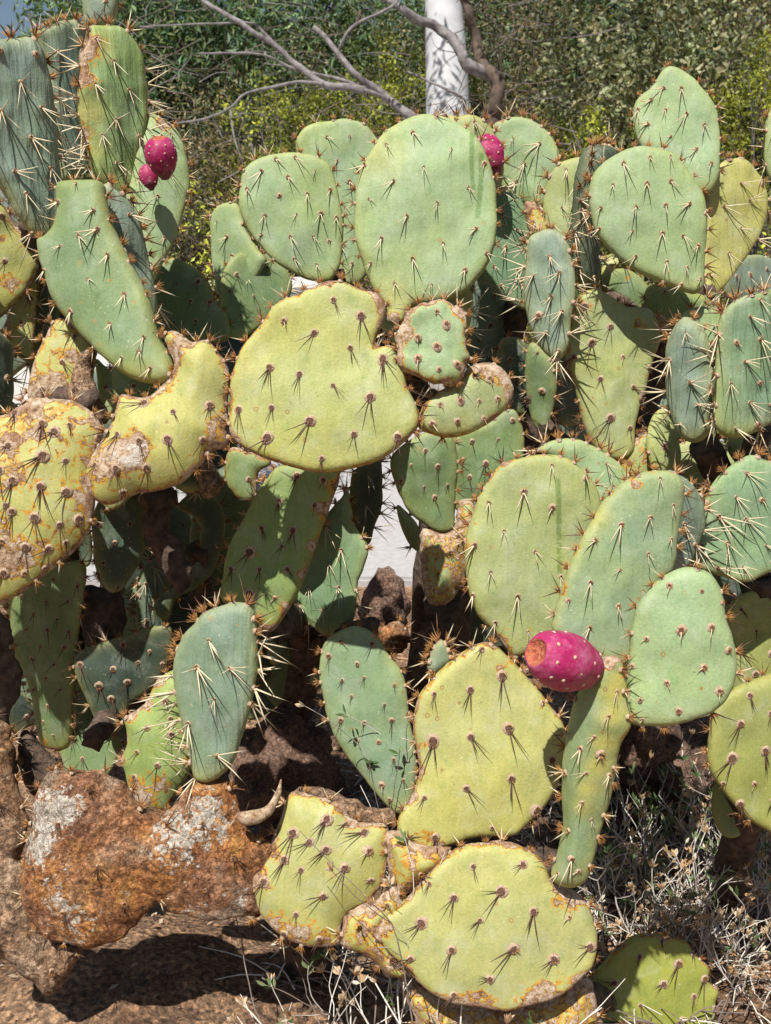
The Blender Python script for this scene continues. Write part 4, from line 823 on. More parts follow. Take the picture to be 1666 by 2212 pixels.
pad('A', 4, [(1180, 1090), (1240, 1050), (1320, 1030), (1390, 1045), (1440, 1090), (1470, 1160), (1480, 1240), (1510, 1320), (1525, 1420), (1515, 1500), (1490, 1560), (1440, 1620), (1350, 1660), (1250, 1688), (1150, 1692), (1085, 1685), (1060, 1620), (1062, 1500), (1070, 1400), (1085, 1280), (1110, 1180)],
    1.12, 'L', 'n', -6, 10, T=.015, sd=25, rimtint=.15, tuft=.8, label='smooth pale green pad with almost no spines, lowest at right',
    arl=[(4, x, y) for x, y in ((1235, 1100), (1365, 1120), (1280, 1280), (1405, 1270), (1140, 1320), (1480, 1365), (1375, 1435), (1225, 1500), (1440, 1535), (1085, 1437), (1118, 1575), (1272, 1615), (1455, 1170), (1125, 1655), (1350, 1040))])
pad('A', 6, [(110, 865), (120, 800), (170, 710), (200, 620), (195, 540), (175, 450), (180, 350), (220, 260), (300, 180), (380, 120), (440, 85), (500, 80), (560, 130), (630, 200), (700, 280), (760, 350), (805, 420), (812, 500), (800, 600), (770, 690), (720, 760), (660, 820), (600, 875), (540, 890), (480, 885), (400, 895), (330, 920), (240, 945), (160, 930), (115, 900)],
    1.23, (.345, .350, .140), 'd', 4, 14, T=.016, sd=20, rim=.27, tuft=.9, label='large bright yellow pad below the magenta fruit',
    arl=[(6, x, y) for x, y in ((258, 285), (408, 268), (537, 210), (255, 480), (407, 460), (562, 425), (742, 555), (388, 670), (572, 630), (217, 712), (495, 835), (262, 878), (680, 765), (785, 640), (705, 320), (455, 100))],
    blobs=[(6, 205, 600, 22, .75), (6, 215, 500, 16, .6), (6, 180, 720, 22, .6), (6, 140, 900, 50, .7), (6, 260, 900, 70, .45), (6, 540, 180, 35, .6), (6, 500, 90, 22, .5), (6, 700, 340, 26, .3)], yblobs=[(6, 200, 800, 150, .35)])
pad('A', 6, [(830, 380), (850, 310), (900, 220), (950, 135), (1040, 130), (1063, 200), (1070, 300), (1082, 420), (1045, 500), (1012, 620), (985, 740), (955, 860), (932, 960), (900, 1060), (850, 1095), (790, 1082), (755, 1035), (780, 940), (798, 850), (792, 700), (800, 600), (815, 480)],
    1.15, (.20, .28, .155), 'w', -30, 4, T=.024, rimR=.036, sd=45, spacing=.04, tuft=.8, label='narrow upright pad seen edge-on with a yellow ridge',
    blobs=[(6, 1000, 130, 55, .75)], yblobs=[(6, 1030, 260, 46, 1.), (6, 1020, 360, 46, 1.), (6, 990, 470, 46, 1.), (6, 965, 570, 46, 1.), (6, 930, 660, 46, .9), (6, 905, 740, 40, .8), (6, 1035, 200, 24, .7)],
    arl=[(6, x, y) for x, y in ((1040, 265), (1015, 360), (980, 520), (925, 590), (905, 715), (905, 490), (830, 600), (860, 950), (880, 1010), (800, 1015), (840, 840), (930, 800), (1000, 620), (960, 440))])
pad('A', 6, [(30, 1250), (50, 1200), (130, 1150), (200, 1080), (260, 1010), (330, 950), (400, 915), (480, 905), (540, 900), (620, 922), (690, 960), (730, 1010), (760, 1070), (850, 1110), (900, 1160), (930, 1250), (942, 1330), (930, 1420), (880, 1470), (820, 1520), (740, 1560), (640, 1590), (560, 1610), (450, 1600), (330, 1570), (220, 1510), (140, 1430), (60, 1350), (20, 1300)],
    1.20, (.345, .350, .140), 'd', 0, 20, T=.018, sd=60, rim=.36, tuft=.8, label='wide yellow pad lowest in the picture with corky rim',
    arl=[(6, x, y) for x, y in ((420, 1000), (240, 1070), (340, 1125), (535, 1098), (625, 988), (665, 1180), (448, 1218), (815, 1208), (208, 1232), (330, 1338), (585, 1332), (755, 1382), (162, 1380), (490, 1462), (905, 1335), (90, 1190), (325, 960), (340, 1530))],
    blobs=[(6, 850, 1130, 60, .65), (6, 780, 1120, 50, .45), (6, 700, 1540, 90, .6), (6, 450, 1590, 90, .6), (6, 860, 1490, 60, .6), (6, 60, 1250, 50, .55), (6, 150, 1450, 60, .5), (6, 560, 920, 40, .4), (6, 300, 1580, 70, .6)])
pad('A', 6, [(100, 1440), (200, 1500), (330, 1560), (480, 1590), (640, 1570), (780, 1520), (880, 1460), (930, 1540), (960, 1760), (800, 1850), (400, 1850), (220, 1700)], 1.235, 'Y', 'b', scar=.46, rim=.3, rough=.003, T=.022, rimR=.035, pitch=10, name='woody_joint', tuft=.5)
pad('A', 6, [(865, 1570), (880, 1500), (960, 1425), (1020, 1365), (1080, 1312), (1160, 1290), (1250, 1300), (1310, 1325), (1345, 1370), (1400, 1420), (1400, 1480), (1440, 1520), (1420, 1600), (1465, 1700), (1400, 1800), (1200, 1860), (980, 1800), (920, 1700), (870, 1640)],
    1.50, (.24, .265, .06), 'd', 8, 14, T=.016, sd=50, rim=.3, tuft=.5, label='shaded olive pad in the bottom right corner',
    arl=[(6, x, y) for x, y in ((1105, 1370), (1260, 1395), (1200, 1480), (1370, 1460), (1325, 1530), (1105, 1570), (955, 1595), (1280, 1630), (1325, 1360), (1200, 1312), (1410, 1580), (1000, 1480))], yblobs=[(6, 900, 1560, 60, .6)])
pad('A', 6, [(50, 890), (110, 850), (160, 890), (250, 920), (335, 925), (300, 985), (225, 1050), (130, 1130), (85, 1060), (60, 980)], 1.215, 'Y', 'b', scar=.40, rim=.35, rough=.003, T=.020, rimR=.026, name='woody_joint', tuft=.4)
pad('A', 5, [(1420, 1240), (1470, 1190), (1560, 1150), (1640, 1080), (1680, 1170), (1610, 1250), (1650, 1340), (1720, 1440), (1640, 1460), (1530, 1380), (1430, 1340)], 1.205, 'Y', 'b', scar=.40, rim=.35, rough=.003, T=.020, rimR=.026, name='woody_joint', tuft=.4)
pad('A', 5, [(1040, 1010), (1100, 950), (1140, 880), (1170, 800), (1195, 720), (1230, 700), (1300, 715), (1400, 730), (1440, 760), (1460, 800), (1530, 825), (1610, 830), (1622, 900), (1612, 1000), (1600, 1080), (1540, 1150), (1460, 1200), (1425, 1260), (1420, 1330), (1330, 1348), (1230, 1325), (1140, 1270), (1080, 1200), (1050, 1140), (1030, 1080)],
    1.22, 'Y', 'd', -4, 18, T=.020, rimR=.034, sd=60, scar=.03, rim=.42, tuft=.7, label='yellow pad with long paired dark spines beside the rust-brown joints',
    arl=[(5, x, y) for x, y in ((1310, 725), (1370, 800), (1445, 825), (1520, 860), (1155, 830), (1230, 860), (1300, 893), (1368, 922), (1195, 968), (1265, 1005), (1445, 997), (1550, 1058), (1540, 930), (1355, 1115), (1243, 1190), (1110, 1060), (1465, 1205), (1335, 1300), (1190, 1280))],
    blobs=[(5, 1500, 800, 45, .6), (5, 1400, 740, 40, .5), (5, 1080, 1060, 70, .65), (5, 1150, 940, 50, .5), (5, 1150, 1220, 50, .6), (5, 1260, 1270, 50, .6), (5, 1370, 1300, 40, .5), (5, 1610, 900, 24, .5)])
pad('A', 5, [(1240, 700), (1330, 690), (1450, 720), (1530, 770), (1640, 780), (1640, 830), (1560, 850), (1460, 820), (1400, 750), (1300, 730)], 1.255, bark=True, are=None, grey=.8, T=.016, name='woody_joint', tuft=.0)
pad('A', 5, [(400, 900), (470, 800), (600, 770), (690, 770), (760, 720), (800, 660), (880, 645), (950, 660), (990, 720), (1010, 800), (1060, 870), (1130, 930), (1110, 1020), (1080, 1090), (1090, 1200), (990, 1225), (850, 1232), (740, 1205), (660, 1150), (560, 1140), (430, 1080)],
    1.225, bark=True, are='b', T=.032, rimR=.06, pitch=18, spacing=.055, grey=.12, name='corky_pad', tuft=.7, label='rust-orange corky pad with white crust, second from the left',
    lich=[(5, 850, 800, 110, .62), (5, 720, 860, 100, .55), (5, 890, 760, 60, .5), (5, 1020, 1130, 60, .55), (5, 760, 960, 90, .38), (5, 940, 880, 50, .45), (5, 800, 1210, 90, .35)])
pad('A', 5, [(130, 850), (140, 760), (170, 680), (210, 620), (270, 612), (400, 602), (450, 630), (510, 655), (575, 740), (680, 800), (720, 900), (700, 1040), (660, 1150), (610, 1200), (560, 1260), (480, 1325), (380, 1348), (280, 1330), (200, 1300), (140, 1240), (100, 1150), (95, 1000), (115, 920)],
    1.22, bark=True, are='b', T=.034, rimR=.06, pitch=16, spacing=.06, grey=.12, name='corky_pad', tuft=.7, label='rust-brown corky pad with a tall white patch on its left side',
    lich=[(5, 215, 760, 110, .85), (5, 180, 920, 90, .85), (5, 320, 740, 80, .55), (5, 260, 1080, 70, .5), (5, 330, 1140, 60, .5), (5, 330, 1270, 110, .48)])
pad('A', 5, [(-70, 940), (20, 960), (90, 1010), (140, 1120), (200, 1270), (320, 1345), (312, 1420), (270, 1500), (215, 1545), (120, 1480), (20, 1400), (-70, 1340)],
    1.24, bark=True, are='b', T=.032, rimR=.055, pitch=14, spacing=.08, grey=.75, name='corky_pad', tuft=.2, label='grey-brown corky pad at the left edge')
pad('A', 5, [(520, 390), (580, 350), (620, 310), (660, 230), (720, 195), (770, 200), (800, 400), (800, 560), (775, 640), (725, 720), (690, 770), (640, 790), (570, 770), (530, 680), (512, 610), (495, 570), (528, 500), (528, 430)],
    1.29, (.24, .32, .11), 'u', -8, 12, T=.018, rimR=.03, label='green pad torn along its dead left edge', arl=[(5, x, y) for x, y in ((640, 415), (710, 310), (735, 445), (590, 520), (680, 572), (572, 630), (730, 380))],
    blobs=[(5, 620, 320, 34, .8), (5, 560, 370, 34, .8), (5, 670, 235, 34, .8), (5, 510, 560, 26, .8), (5, 520, 480, 20, .7), (5, 600, 700, 60, .6), (5, 690, 650, 60, .5), (5, 755, 560, 40, .4), (5, 560, 640, 34, .4)], base=.5, tuft=.5)
pad('A', 0, [(420, 1345), (440, 1322), (480, 1308), (520, 1302), (548, 1320), (558, 1380), (555, 1450), (545, 1520), (522, 1590), (502, 1650), (470, 1682), (440, 1688), (418, 1670), (405, 1610), (390, 1560), (378, 1500), (376, 1430), (395, 1375)],
    1.21, (.165, .24, .185), 's', -8, 8, T=.015, wrk=1, tub=.002, spacing=.044, sd=-30, tuft=1.5, rimtint=.4, label='blue-green spiny pad growing upright from the rust-brown joint')
pad('A', 4, [(232, 1450), (245, 1395), (262, 1355), (295, 1332), (325, 1365), (335, 1420), (300, 1450), (270, 1470)], 1.30, 'B', 's', 0, 8, spacing=.026, tuft=2, T=.008)
pad('A', 5, [(985, 790), (1040, 780), (1110, 760), (1150, 700), (1172, 640), (1165, 720), (1130, 790), (1070, 830), (1010, 835)], 1.20, 'M', None, 0, 40, T=.009, rim=.6, scar=.62, tuft=0, name='dried_pad')

def obovate(cx, cy, w, h, rot):
    base = [(0, -.5), (.17, -.42), (.36, -.18), (.48, .10), (.44, .34), (.24, .47), (0, .5), (-.24, .47), (-.44, .34), (-.48, .10), (-.36, -.18), (-.17, -.42)]
    c, s_ = math.cos(math.radians(rot)), math.sin(math.radians(rot))
    return [(cx + (a * w) * c + (b * h) * s_, cy - (b * h) * c + (a * w) * s_) for a, b in base]
rf = random.Random(12)
FILL = [(30, 620), (20, 760), (210, 880), (150, 980), (40, 1080), (260, 690), (470, 740), (400, 780), (545, 640), (470, 980), (330, 1110), (440, 1180), (270, 1220), (150, 1160), (60, 1270), (240, 1370), (460, 1270), (590, 1200), (1010, 860), (1100, 860), (1190, 960), (1000, 960), (1120, 1010), (1230, 640), (1340, 640), (1240, 760),  # invented pads that fill and darken the gaps
        (1450, 660), (1450, 860), (1400, 900), (1640, 640), (1500, 660), (1205, 840), (1015, 1250), (1030, 1360), (90, 1450), (300, 1460), (610, 1440), (180, 1330), (1600, 1620), (1500, 1540), (1350, 1520), (700, 1400), (380, 1350), (1060, 1200),
        (620, 800), (640, 880), (380, 900), (120, 1000), (930, 470), (900, 560), (620, 480), (1380, 480), (1320, 800), (1600, 800), (1600, 1100), (1350, 1150), (1160, 1150), (250, 560), (560, 870), (820, 800), (1000, 720), (1450, 1000), (1560, 1250)]  # this row added behind the front pads to cast shade
for cx, cy, dp_, pk in [(700, 820, 1.40, 'U'), (600, 860, 1.48, 'U'), (800, 850, 1.46, 'U'), (330, 950, 1.40, 'B'), (250, 1000, 1.50, 'B'), (120, 1050, 1.40, 'B'), (20, 1080, 1.48, 'B'), (60, 980, 1.55, 'B'), (-60, 1150, 1.42, 'B'), (-120, 1000, 1.5, 'B'), (-160, 1250, 1.45, 'B'), (430, 900, 1.46, 'B'),  # hidden pads added behind the front ones to shade the understory
                        (1130, 1170, 1.50, 'R'), (1200, 1200, 1.58, 'R'), (1100, 1250, 1.6, 'R'), (1280, 1250, 1.44, 'R'), (1450, 1400, 1.38, 'F'), (1420, 1380, 1.5, 'F'), (1060, 1600, 1.42, 'A'), (1030, 1520, 1.5, 'A'), (480, 1450, 1.42, 'A'), (640, 1100, 1.5, 'U'), (600, 1180, 1.56, 'U'), (740, 820, 1.6, 'U'), (200, 560, 1.42, 'B'), (180, 640, 1.5, 'B'), (930, 450, 1.65, 'E'), (1620, 1640, 1.5, 'F'), (1400, 500, 1.6, 'R'), (120, 1150, 1.6, 'U'), (-80, 800, 1.4, 'B'), (190, 1640, 1.68, 'B'), (-100, 600, 1.4, 'C'), (-190, 900, 1.3, 'B'), (-280, 1050, 1.35, 'B'), (-330, 800, 1.32, 'B'), (-230, 1250, 1.3, 'B'), (-400, 1200, 1.4, 'B'), (-260, 700, 1.3, 'C'), (-180, 1450, 1.34, 'B'), (-330, 1420, 1.3, 'B'), (1130, 1320, 1.48, 'A')]:  # those past the left edge are unseen, added to block sun
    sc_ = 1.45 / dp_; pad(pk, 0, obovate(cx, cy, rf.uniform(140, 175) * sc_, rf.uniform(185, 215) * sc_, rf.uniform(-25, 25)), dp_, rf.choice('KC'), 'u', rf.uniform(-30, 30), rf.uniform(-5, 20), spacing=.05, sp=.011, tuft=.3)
for cx, cy, dp_, pk in [(330, 930, 1.5, 'B'), (420, 940, 1.62, 'B'), (250, 960, 1.66, 'B'), (560, 900, 1.5, 'U'), (640, 870, 1.62, 'U'), (740, 880, 1.5, 'U'), (120, 1000, 1.6, 'B'), (60, 1060, 1.48, 'B'), (560, 780, 1.72, 'U'), (680, 760, 1.75, 'U'), (200, 640, 1.6, 'C'), (230, 480, 1.62, 'C'), (-60, 900, 1.5, 'B'), (420, 1000, 1.5, 'B')]:  # added hidden pads, tilted toward the sun for a wider shadow
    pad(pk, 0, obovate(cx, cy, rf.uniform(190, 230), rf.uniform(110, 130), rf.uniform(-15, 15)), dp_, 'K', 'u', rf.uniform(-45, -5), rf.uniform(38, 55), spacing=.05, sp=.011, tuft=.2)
FILL += [(330, 1230), (400, 1290), (520, 1250), (250, 1450), (380, 1480), (130, 1380), (60, 1500), (560, 1480), (470, 1130), (360, 1180), (300, 1330), (520, 1400), (1000, 1300), (1020, 1440), (190, 1500), (1420, 1480), (1340, 1600)]  # more invented pads, blocking light and view low down
for cx, cy in FILL:
    k_ = 'C' if cx < 290 else 'U' if cx < 640 else 'E' if cx < 1050 else 'R' if cx < 1450 else 'F'
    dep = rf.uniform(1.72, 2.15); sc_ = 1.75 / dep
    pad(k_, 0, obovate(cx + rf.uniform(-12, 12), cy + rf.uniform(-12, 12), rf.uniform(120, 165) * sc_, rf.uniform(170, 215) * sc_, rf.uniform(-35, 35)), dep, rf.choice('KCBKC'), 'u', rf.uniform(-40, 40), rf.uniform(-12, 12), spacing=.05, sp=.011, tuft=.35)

# hidden stems that carry the pads down to the soil
def stems(key, lines, r0=.03):
    root = PLANTS[key]; b = np.array(root.location)
    for q, L in enumerate(lines):
        pts = [np.array(W(d[:2], d[2])) - b for d in L]
        pts = [np.array([0., 0, -.05])] + pts if q == 0 else pts
        P_ = spline(pts, 7); A = Acc(); tube(A, P_, np.linspace(r0, r0 * .7, len(P_)) if q == 0 else np.full(len(P_), r0 * .6), 0, 12, .5)
        me = A.mesh('woody_stem', ['old_bark']); a = me.attributes.new('grey', 'FLOAT', 'POINT'); a.data.foreach_set('value', np.full(len(me.vertices), .9, np.float32))
        link('woody_stem', me, root)
stems('A', [[(600, 1880, 1.32), (760, 1860, 1.26)], [(600, 1880, 1.30), (420, 1850, 1.27), (200, 1850, 1.25), (60, 1900, 1.26)], [(860, 1860, 1.27), (940, 1880, 1.26), (1060, 1850, 1.27), (1230, 1880, 1.24)], [(1060, 1780, 1.27), (1075, 1460, 1.32), (1100, 1420, 1.36)], [(1280, 1450, 1.24), (1330, 1400, 1.26)], [(1225, 2160, 1.24), (1300, 2160, 1.46)]], .03)
stems('B', [[(-80, 1500, 1.40), (-90, 1300, 1.32), (-60, 1180, 1.24)], [(200, 870, 1.24), (180, 860, 1.26), (120, 860, 1.28)], [(486, 930, 1.22), (510, 920, 1.21)]], .02)
stems('C', [[(120, 900, 1.72), (130, 700, 1.66), (220, 600, 1.62), (230, 420, 1.56)], [(150, 640, 1.62), (80, 560, 1.5), (60, 480, 1.42)], [(200, 640, 1.62), (310, 640, 1.58)]], .02)
stems('E', [[(950, 1000, 1.75), (900, 860, 1.68), (860, 700, 1.6)], [(880, 860, 1.72), (760, 700, 1.75), (720, 600, 1.66)], [(880, 900, 1.7), (600, 800, 1.85), (480, 660, 1.8)], [(880, 900, 1.7), (1080, 800, 1.8), (1120, 660, 1.75)], [(950, 1300, 1.66), (945, 1180, 1.60), (960, 1090, 1.58)]], .03)
stems('R', [[(1330, 1150, 1.66), (1350, 1040, 1.58), (1330, 960, 1.55)], [(1350, 1040, 1.6), (1420, 800, 1.66), (1460, 680, 1.6), (1530, 620, 1.6)], [(1330, 1050, 1.66), (1200, 950, 1.7), (1150, 850, 1.7)], [(1380, 700, 1.6), (1300, 650, 1.6)]], .03)
stems('F', [[(1620, 1700, 1.5), (1640, 1500, 1.5), (1640, 1250, 1.46)], [(1640, 1250, 1.46), (1560, 1050, 1.5), (1520, 960, 1.45)], [(1600, 1060, 1.5), (1640, 930, 1.42)]], .03)
stems('U', [[(660, 1420, 1.75), (620, 1340, 1.55), (600, 1360, 1.42)], [(660, 1420, 1.75), (720, 1380, 1.6), (800, 1360, 1.5)], [(500, 1500, 1.8), (300, 1500, 1.7), (200, 1600, 1.55)], [(440, 1350, 1.7), (430, 1180, 1.62)]], .028)
place_areoles()

# ---------------------------------------------------------------- fruits
def fruit(key, c1, c2, dep, width, label, dep2=None):
    """axis from stem point c1 to crown point c2 (photo points)"""
    a = np.array(W(c1, dep)); b = np.array(W(c2, dep2 or dep)); L = np.linalg.norm(b - a); x, y, z = frame_of(b - a); R0 = width * dep / FOC / 2
    prof = [(0, .27), (.03, .30), (.09, .42), (.20, .68), (.35, .84), (.5, .98), (.65, 1.0), (.78, .93), (.88, .82), (.95, .66), (.99, .54), (1.0, .47), (.975, .38), (.95, .2), (.945, 0)]
    k = 40; V = []; F = []; g = []; pr = spline(prof, 4)
    for t, r in pr:
        for j in range(k):
            an = 2 * math.pi * j / k; rr = max(r, .002) * R0 * (1 + .025 * math.sin(an * 5 + t * 3)); V.append(z * t * L + (x * math.cos(an) + y * math.sin(an)) * rr); g.append(1 - t if t < .3 else .45 - .45 * (t - .3))
    n = len(pr)
    for i in range(n - 1):
        for j in range(k): A_, B_ = i * k + j, i * k + (j + 1) % k; F.append((A_, B_, B_ + k, A_ + k))
    nb = (n - 13) * k
    mi = [0 if f[0] < nb else 1 for f in F]
    root = PLANTS[key]; me = mesh_np('fruit', V, F, ['fruit_skin', 'fruit_crown'], mi, True, {'grad': ('FLOAT', np.array(g))})
    o = link('fruit', me, root, label=label); o.location = Vector(a) - root.location
    r = random.Random(int(c1[0]))
    A = Acc()
    for j in range(5): pass
    spots = [(t, an + (q % 2) * .4) for q, t in enumerate((.25, .42, .58, .74, .88)) for an in np.arange(0, 6.28, 6.28 / (6 if t < .8 else 9))]
    ico = []
    for t, an in spots:
        t += r.uniform(-.03, .03); an += r.uniform(-.15, .15); rad = np.interp(t, [p[0] for p in prof[:11]], [p[1] for p in prof[:11]]) * R0
        dr = x * math.cos(an) + y * math.sin(an); p = z * t * L + dr * rad
        B = Acc(); s = R0 * .078
        ux, uy, uz = frame_of(dr); VV = [dr * s * .55]; 
        for ring, (q1, q2) in enumerate(((.7, .35), (1., -.1))):
            for j in range(8): aa = j * math.pi / 4; VV.append((ux * math.cos(aa) + uy * math.sin(aa)) * s * q1 + dr * s * q2)
        FF = [(0, 1 + j, 1 + (j + 1) % 8) for j in range(8)] + [(1 + j, 9 + j, 9 + (j + 1) % 8, 1 + (j + 1) % 8) for j in range(8)]
        B.add(VV, FF, 0)
        for _ in range(3):
            aa = r.uniform(0, 6.28); dd = nv(dr + (ux * math.cos(aa) + uy * math.sin(aa)) * .5); L_ = s * r.uniform(1., 1.9)
            w1, w2, _z = frame_of(dd); B.add([w1 * .0003, w2 * .0003, -w1 * .0003, dd * L_], [(0, 1, 3), (1, 2, 3), (2, 0, 3)], 1)
        m_ = link('areole', B.mesh('areole', ['fruit_areole', 'glochid']), o); m_.location = Vector(p)
fruit('A', D(6, (958, 202)), D(6, (686, 118)), 1.13, 124, 'magenta fruit lying sideways with a tan crown', 1.075)
fruit('C', D(1, (690, 745)), D(1, (660, 575)), 1.455, 68, 'pink fruit with an orange crown', 1.425)
fruit('C', D(1, (632, 790)), D(1, (612, 690)), 1.475, 42, 'smaller pink fruit half hidden beside the other')
fruit('E', D(2, (525, 730)), D(2, (462, 572)), 1.60, 66, 'deep magenta fruit behind the rim of the largest pad')

# ---------------------------------------------------------------- weeds, litter
def weed(name, x, y, h, n, label, seed, leafy=.5, husk=.5, lean=(0, 0), mats='dry', z=None, spread=.6):
    r = random.Random(seed); z0 = gz(x, y) if z is None else z
    t = thing(name, (x, y, z0), label, 'weed', 'dry weeds in the cactus bed')
    SV = {}; leafV = []; leafF = []; leafC = []; A = Acc()
    def leaf(p, d, L, w, c):
        d = nv(d); s = nv(np.cross(d, [r.uniform(-1, 1), r.uniform(-1, 1), r.uniform(-.3, 1)])); up = np.cross(d, s); n0 = len(leafV)
        leafV.extend([p, p + d * L * .4 + s * w * .5 + up * w * .15, p + d * L * .75 + s * w * .4 + up * w * .2, p + d * L, p + d * L * .75 - s * w * .4 + up * w * .2, p + d * L * .4 - s * w * .5 + up * w * .15])
        leafF.append((n0, n0 + 1, n0 + 2, n0 + 3)); leafF.append((n0, n0 + 3, n0 + 4, n0 + 5)); leafC.extend([c] * 6)
    def grow(p, d, L, w, lev):
        k = 5; pts = [p]; dd = np.array(d)
        for _ in range(k):
            dd = nv(dd + np.array([r.gauss(0, .16), r.gauss(0, .16), r.gauss(.03, .1)])); pts.append(pts[-1] + dd * L / k)
        tube(A, spline(pts, 2), np.linspace(w, w * .6, 2 * k + 1), 0 if r.random() < .75 else 1, 5, cap=False)
        if lev > 0:
            for _ in range(r.choice([1, 2, 3])):
                q = r.randrange(2, k + 1); a = r.uniform(0, 6.28); s = r.uniform(.5, 1.)
                grow(pts[q], nv(dd + np.array([math.cos(a) * s, math.sin(a) * s, r.uniform(-.1, .5)])), L * r.uniform(.4, .75), w * .65, lev - 1)
        e = pts[-1]
        if r.random() < leafy:
            for _ in range(r.randrange(3, 7)): leaf(e - dd * r.uniform(0, .012), dd + np.array([r.gauss(0, .6), r.gauss(0, .6), r.gauss(0, .4)]), r.uniform(.009, .018), r.uniform(.003, .006), r.choice([(.10, .17, .06), (.16, .22, .09), (.22, .27, .13), (.07, .12, .04)]))
        elif r.random() < husk:
            for _ in range(r.randrange(1, 4)):
                for _ in range(5): leaf(e, dd + np.array([r.gauss(0, .35), r.gauss(0, .35), r.gauss(0, .35)]), r.uniform(.008, .014), r.uniform(.003, .005), r.choice([(.50, .31, .16), (.60, .46, .30), (.42, .28, .16), (.60, .54, .44)]))
    for _ in range(n):
        a = r.uniform(0, 6.28); s = r.uniform(.1, spread)
        grow(np.array([math.cos(a) * .02, math.sin(a) * .02, -.01]), (math.cos(a) * s + lean[0], math.sin(a) * s + lean[1], 1), h * r.uniform(.5, 1.), .0015, 2)
    link('stems', A.mesh('stems', ['dry_stem', 'dark_stem']), t, kind='stuff')
    if leafV: link('leaves', mesh_np('leaves', np.array(leafV), leafF, ['dry_leaf'], None, False, {'tint': ('FLOAT_COLOR', np.array(leafC))}), t, kind='stuff')
def gp(dx, dy):   # where the line of sight through a photograph point meets the soil
    rr = ray((dx, dy)); tt = (CAM_Z - .03) / -rr[2]; return rr[0] * tt, rr[1] * tt
WD = [(1400, 2040, .15, 12, .1, .5, 'fine pale grassy weed between the upright pad and the corner pad'), (1600, 1890, .17, 11, .3, .6, 'straw-coloured weed directly below the olive speckled pad'), (1500, 1890, .15, 9, .4, .5, 'small green-tipped weed in front of the dark boulder'), (1340, 1950, .17, 12, .1, .3, 'pale wiry weed tangle touching the narrow upright pad'), (1590, 2040, .14, 12, .1, .5, 'straw-coloured tangle beside the pinkish rock'), (1330, 2010, .16, 9, .35, .6, 'pale branching weed just right of the narrow upright pad'), (1430, 1960, .20, 12, .5, .7, 'tall forked weed with green tufts and orange husks under the smooth green pad'),
      (1530, 1990, .19, 10, .35, .7, 'dry weed with orange husks left of the olive pad'), (1620, 1960, .2, 10, .35, .7, 'husk-laden weed in front of the olive pad at the right edge'),
      (1375, 1880, .14, 8, .6, .3, 'dark leafy weed in shade beneath the boulder'), (1560, 2090, .12, 12, .1, .3, 'tangled dark dead weed right of the bottom corner pad'),
      (1640, 2130, .13, 12, .1, .3, 'dead twiggy weed in the bottom right corner'), (1280, 2080, .10, 8, .1, .5, 'short dead weed at the right end of the wide yellow pad'),
      (1460, 2080, .13, 12, .15, .4, 'bristly pale weed above the shaded corner pad')]
for k, (dx, dy, h, n, lf, hk, lab) in enumerate(WD):
    x, y = gp(dx, dy); weed('dry_weed', x, y, h, n, lab, 20 + k, lf, hk)
for k, (dx, dy, dep, h, n, lf, hk, lab) in enumerate([(870, 2205, 1.17, .07, 7, .3, .6, 'low dry weed below the wide yellow pad at bottom centre'), (760, 2185, 1.20, .08, 6, .2, .4, 'white forked dead weed left of the wide yellow pad'), (1010, 2230, 1.15, .06, 6, .1, .3, 'bent grey twiggy weed crossing the lowest corky joint')]):
    p = W((dx, dy), dep); weed('dry_weed', p[0], p[1], h + p[2] - gz(p[0], p[1]), n, lab, 50 + k, lf, hk, spread=.5)
p = W((870, 1750), 1.36); weed('dry_weed', p[0], p[1], .34, 4, 'leafy dry weed standing in front of the half-shaded pad', 71, .5, .8, spread=.12)
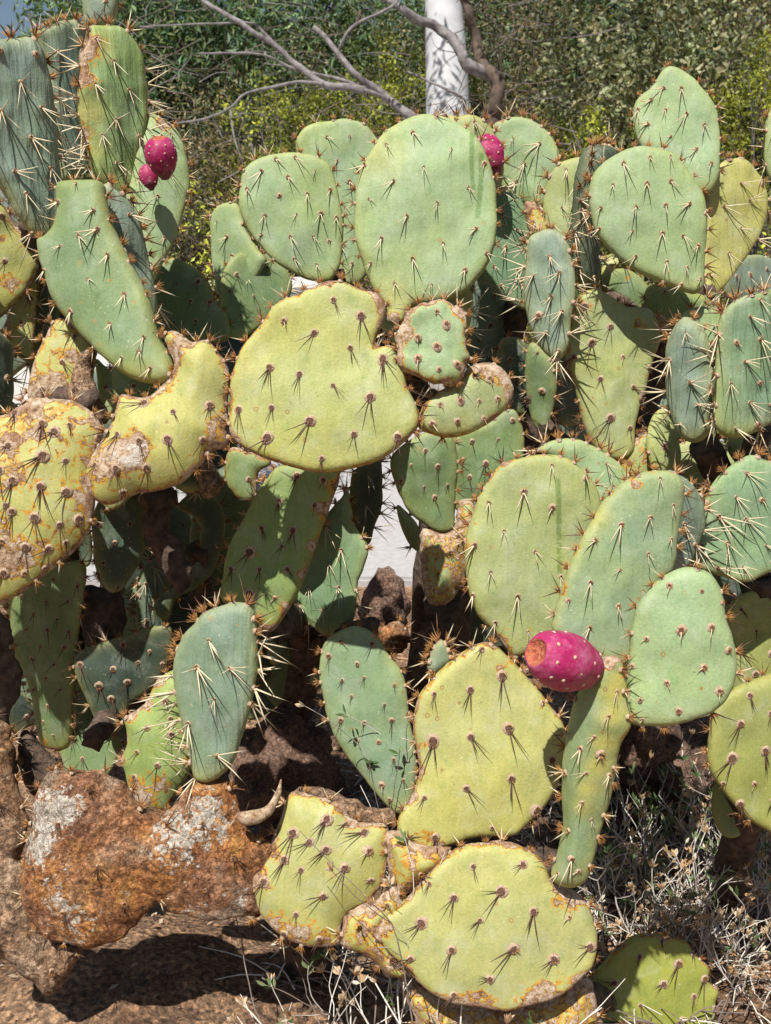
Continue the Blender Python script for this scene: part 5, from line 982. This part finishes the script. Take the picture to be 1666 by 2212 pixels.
def litter():
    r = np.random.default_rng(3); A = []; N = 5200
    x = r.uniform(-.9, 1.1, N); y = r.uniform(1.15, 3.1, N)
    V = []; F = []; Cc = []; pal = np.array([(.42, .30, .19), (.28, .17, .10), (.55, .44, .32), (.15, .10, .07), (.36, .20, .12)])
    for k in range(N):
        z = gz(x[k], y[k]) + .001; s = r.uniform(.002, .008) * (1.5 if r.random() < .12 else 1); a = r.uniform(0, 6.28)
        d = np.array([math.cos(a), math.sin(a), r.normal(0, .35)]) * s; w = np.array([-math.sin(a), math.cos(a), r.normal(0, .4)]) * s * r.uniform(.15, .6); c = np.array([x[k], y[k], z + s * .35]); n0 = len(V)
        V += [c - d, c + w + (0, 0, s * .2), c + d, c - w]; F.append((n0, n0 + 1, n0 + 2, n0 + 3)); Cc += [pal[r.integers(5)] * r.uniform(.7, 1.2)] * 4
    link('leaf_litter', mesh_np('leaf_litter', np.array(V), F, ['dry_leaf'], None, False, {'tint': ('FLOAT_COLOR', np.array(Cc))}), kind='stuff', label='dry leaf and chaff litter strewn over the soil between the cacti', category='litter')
    # gravel
    base = np.array([(1, 0, 0), (0, 1, 0), (-1, 0, 0), (0, -1, 0), (0, 0, 1), (0, 0, -1)], float); bf = [(0, 1, 4), (1, 2, 4), (2, 3, 4), (3, 0, 4), (1, 0, 5), (2, 1, 5), (3, 2, 5), (0, 3, 5)]
    V = []; F = []
    for k in range(5200):
        X, Y = r.uniform(-.95, 1.15), r.uniform(1.1, 3.2); s = r.uniform(.0015, .006) * (2 if r.random() < .05 else 1); q = base * r.uniform(.6, 1.3, (6, 3)) * s; a = r.uniform(0, 6.28); c, s_ = math.cos(a), math.sin(a)
        q = np.c_[q[:, 0] * c - q[:, 1] * s_, q[:, 0] * s_ + q[:, 1] * c, q[:, 2] * .7] + (X, Y, gz(X, Y) + s * .2); n0 = len(V); V += list(q); F += [tuple(i_ + n0 for i_ in f) for f in bf]
    link('gravel', mesh_np('gravel', np.array(V), F, ['rock_face'], None, False), kind='stuff', label='coarse granite gravel scattered over the soil of the bed', category='gravel')
    A = Acc(); rp = random.Random(8)
    for k in range(1500):
        X, Y = (rp.uniform(-.15, .95), rp.uniform(1.2, 2.1)); a = rp.uniform(0, 6.28); L = rp.uniform(.03, .11); z = gz(X, Y) + rp.uniform(.002, .02)
        p0 = np.array([X, Y, z]); p2 = p0 + np.array([math.cos(a) * L, math.sin(a) * L, rp.uniform(-.005, .03)]); p1 = (p0 + p2) / 2 + np.array([rp.uniform(-.01, .01), rp.uniform(-.01, .01), rp.uniform(0, .012)])
        P_ = spline([p0, p1, p2], 3); tube(A, P_, np.linspace(.0014, .0007, len(P_)), rp.randrange(2), 4, cap=False)
    link('fallen_twigs', A.mesh('fallen_twigs', ['dry_stem', 'dark_stem']), kind='stuff', label='tangle of fallen grey twigs on the soil below the right pads', category='twigs')
litter()
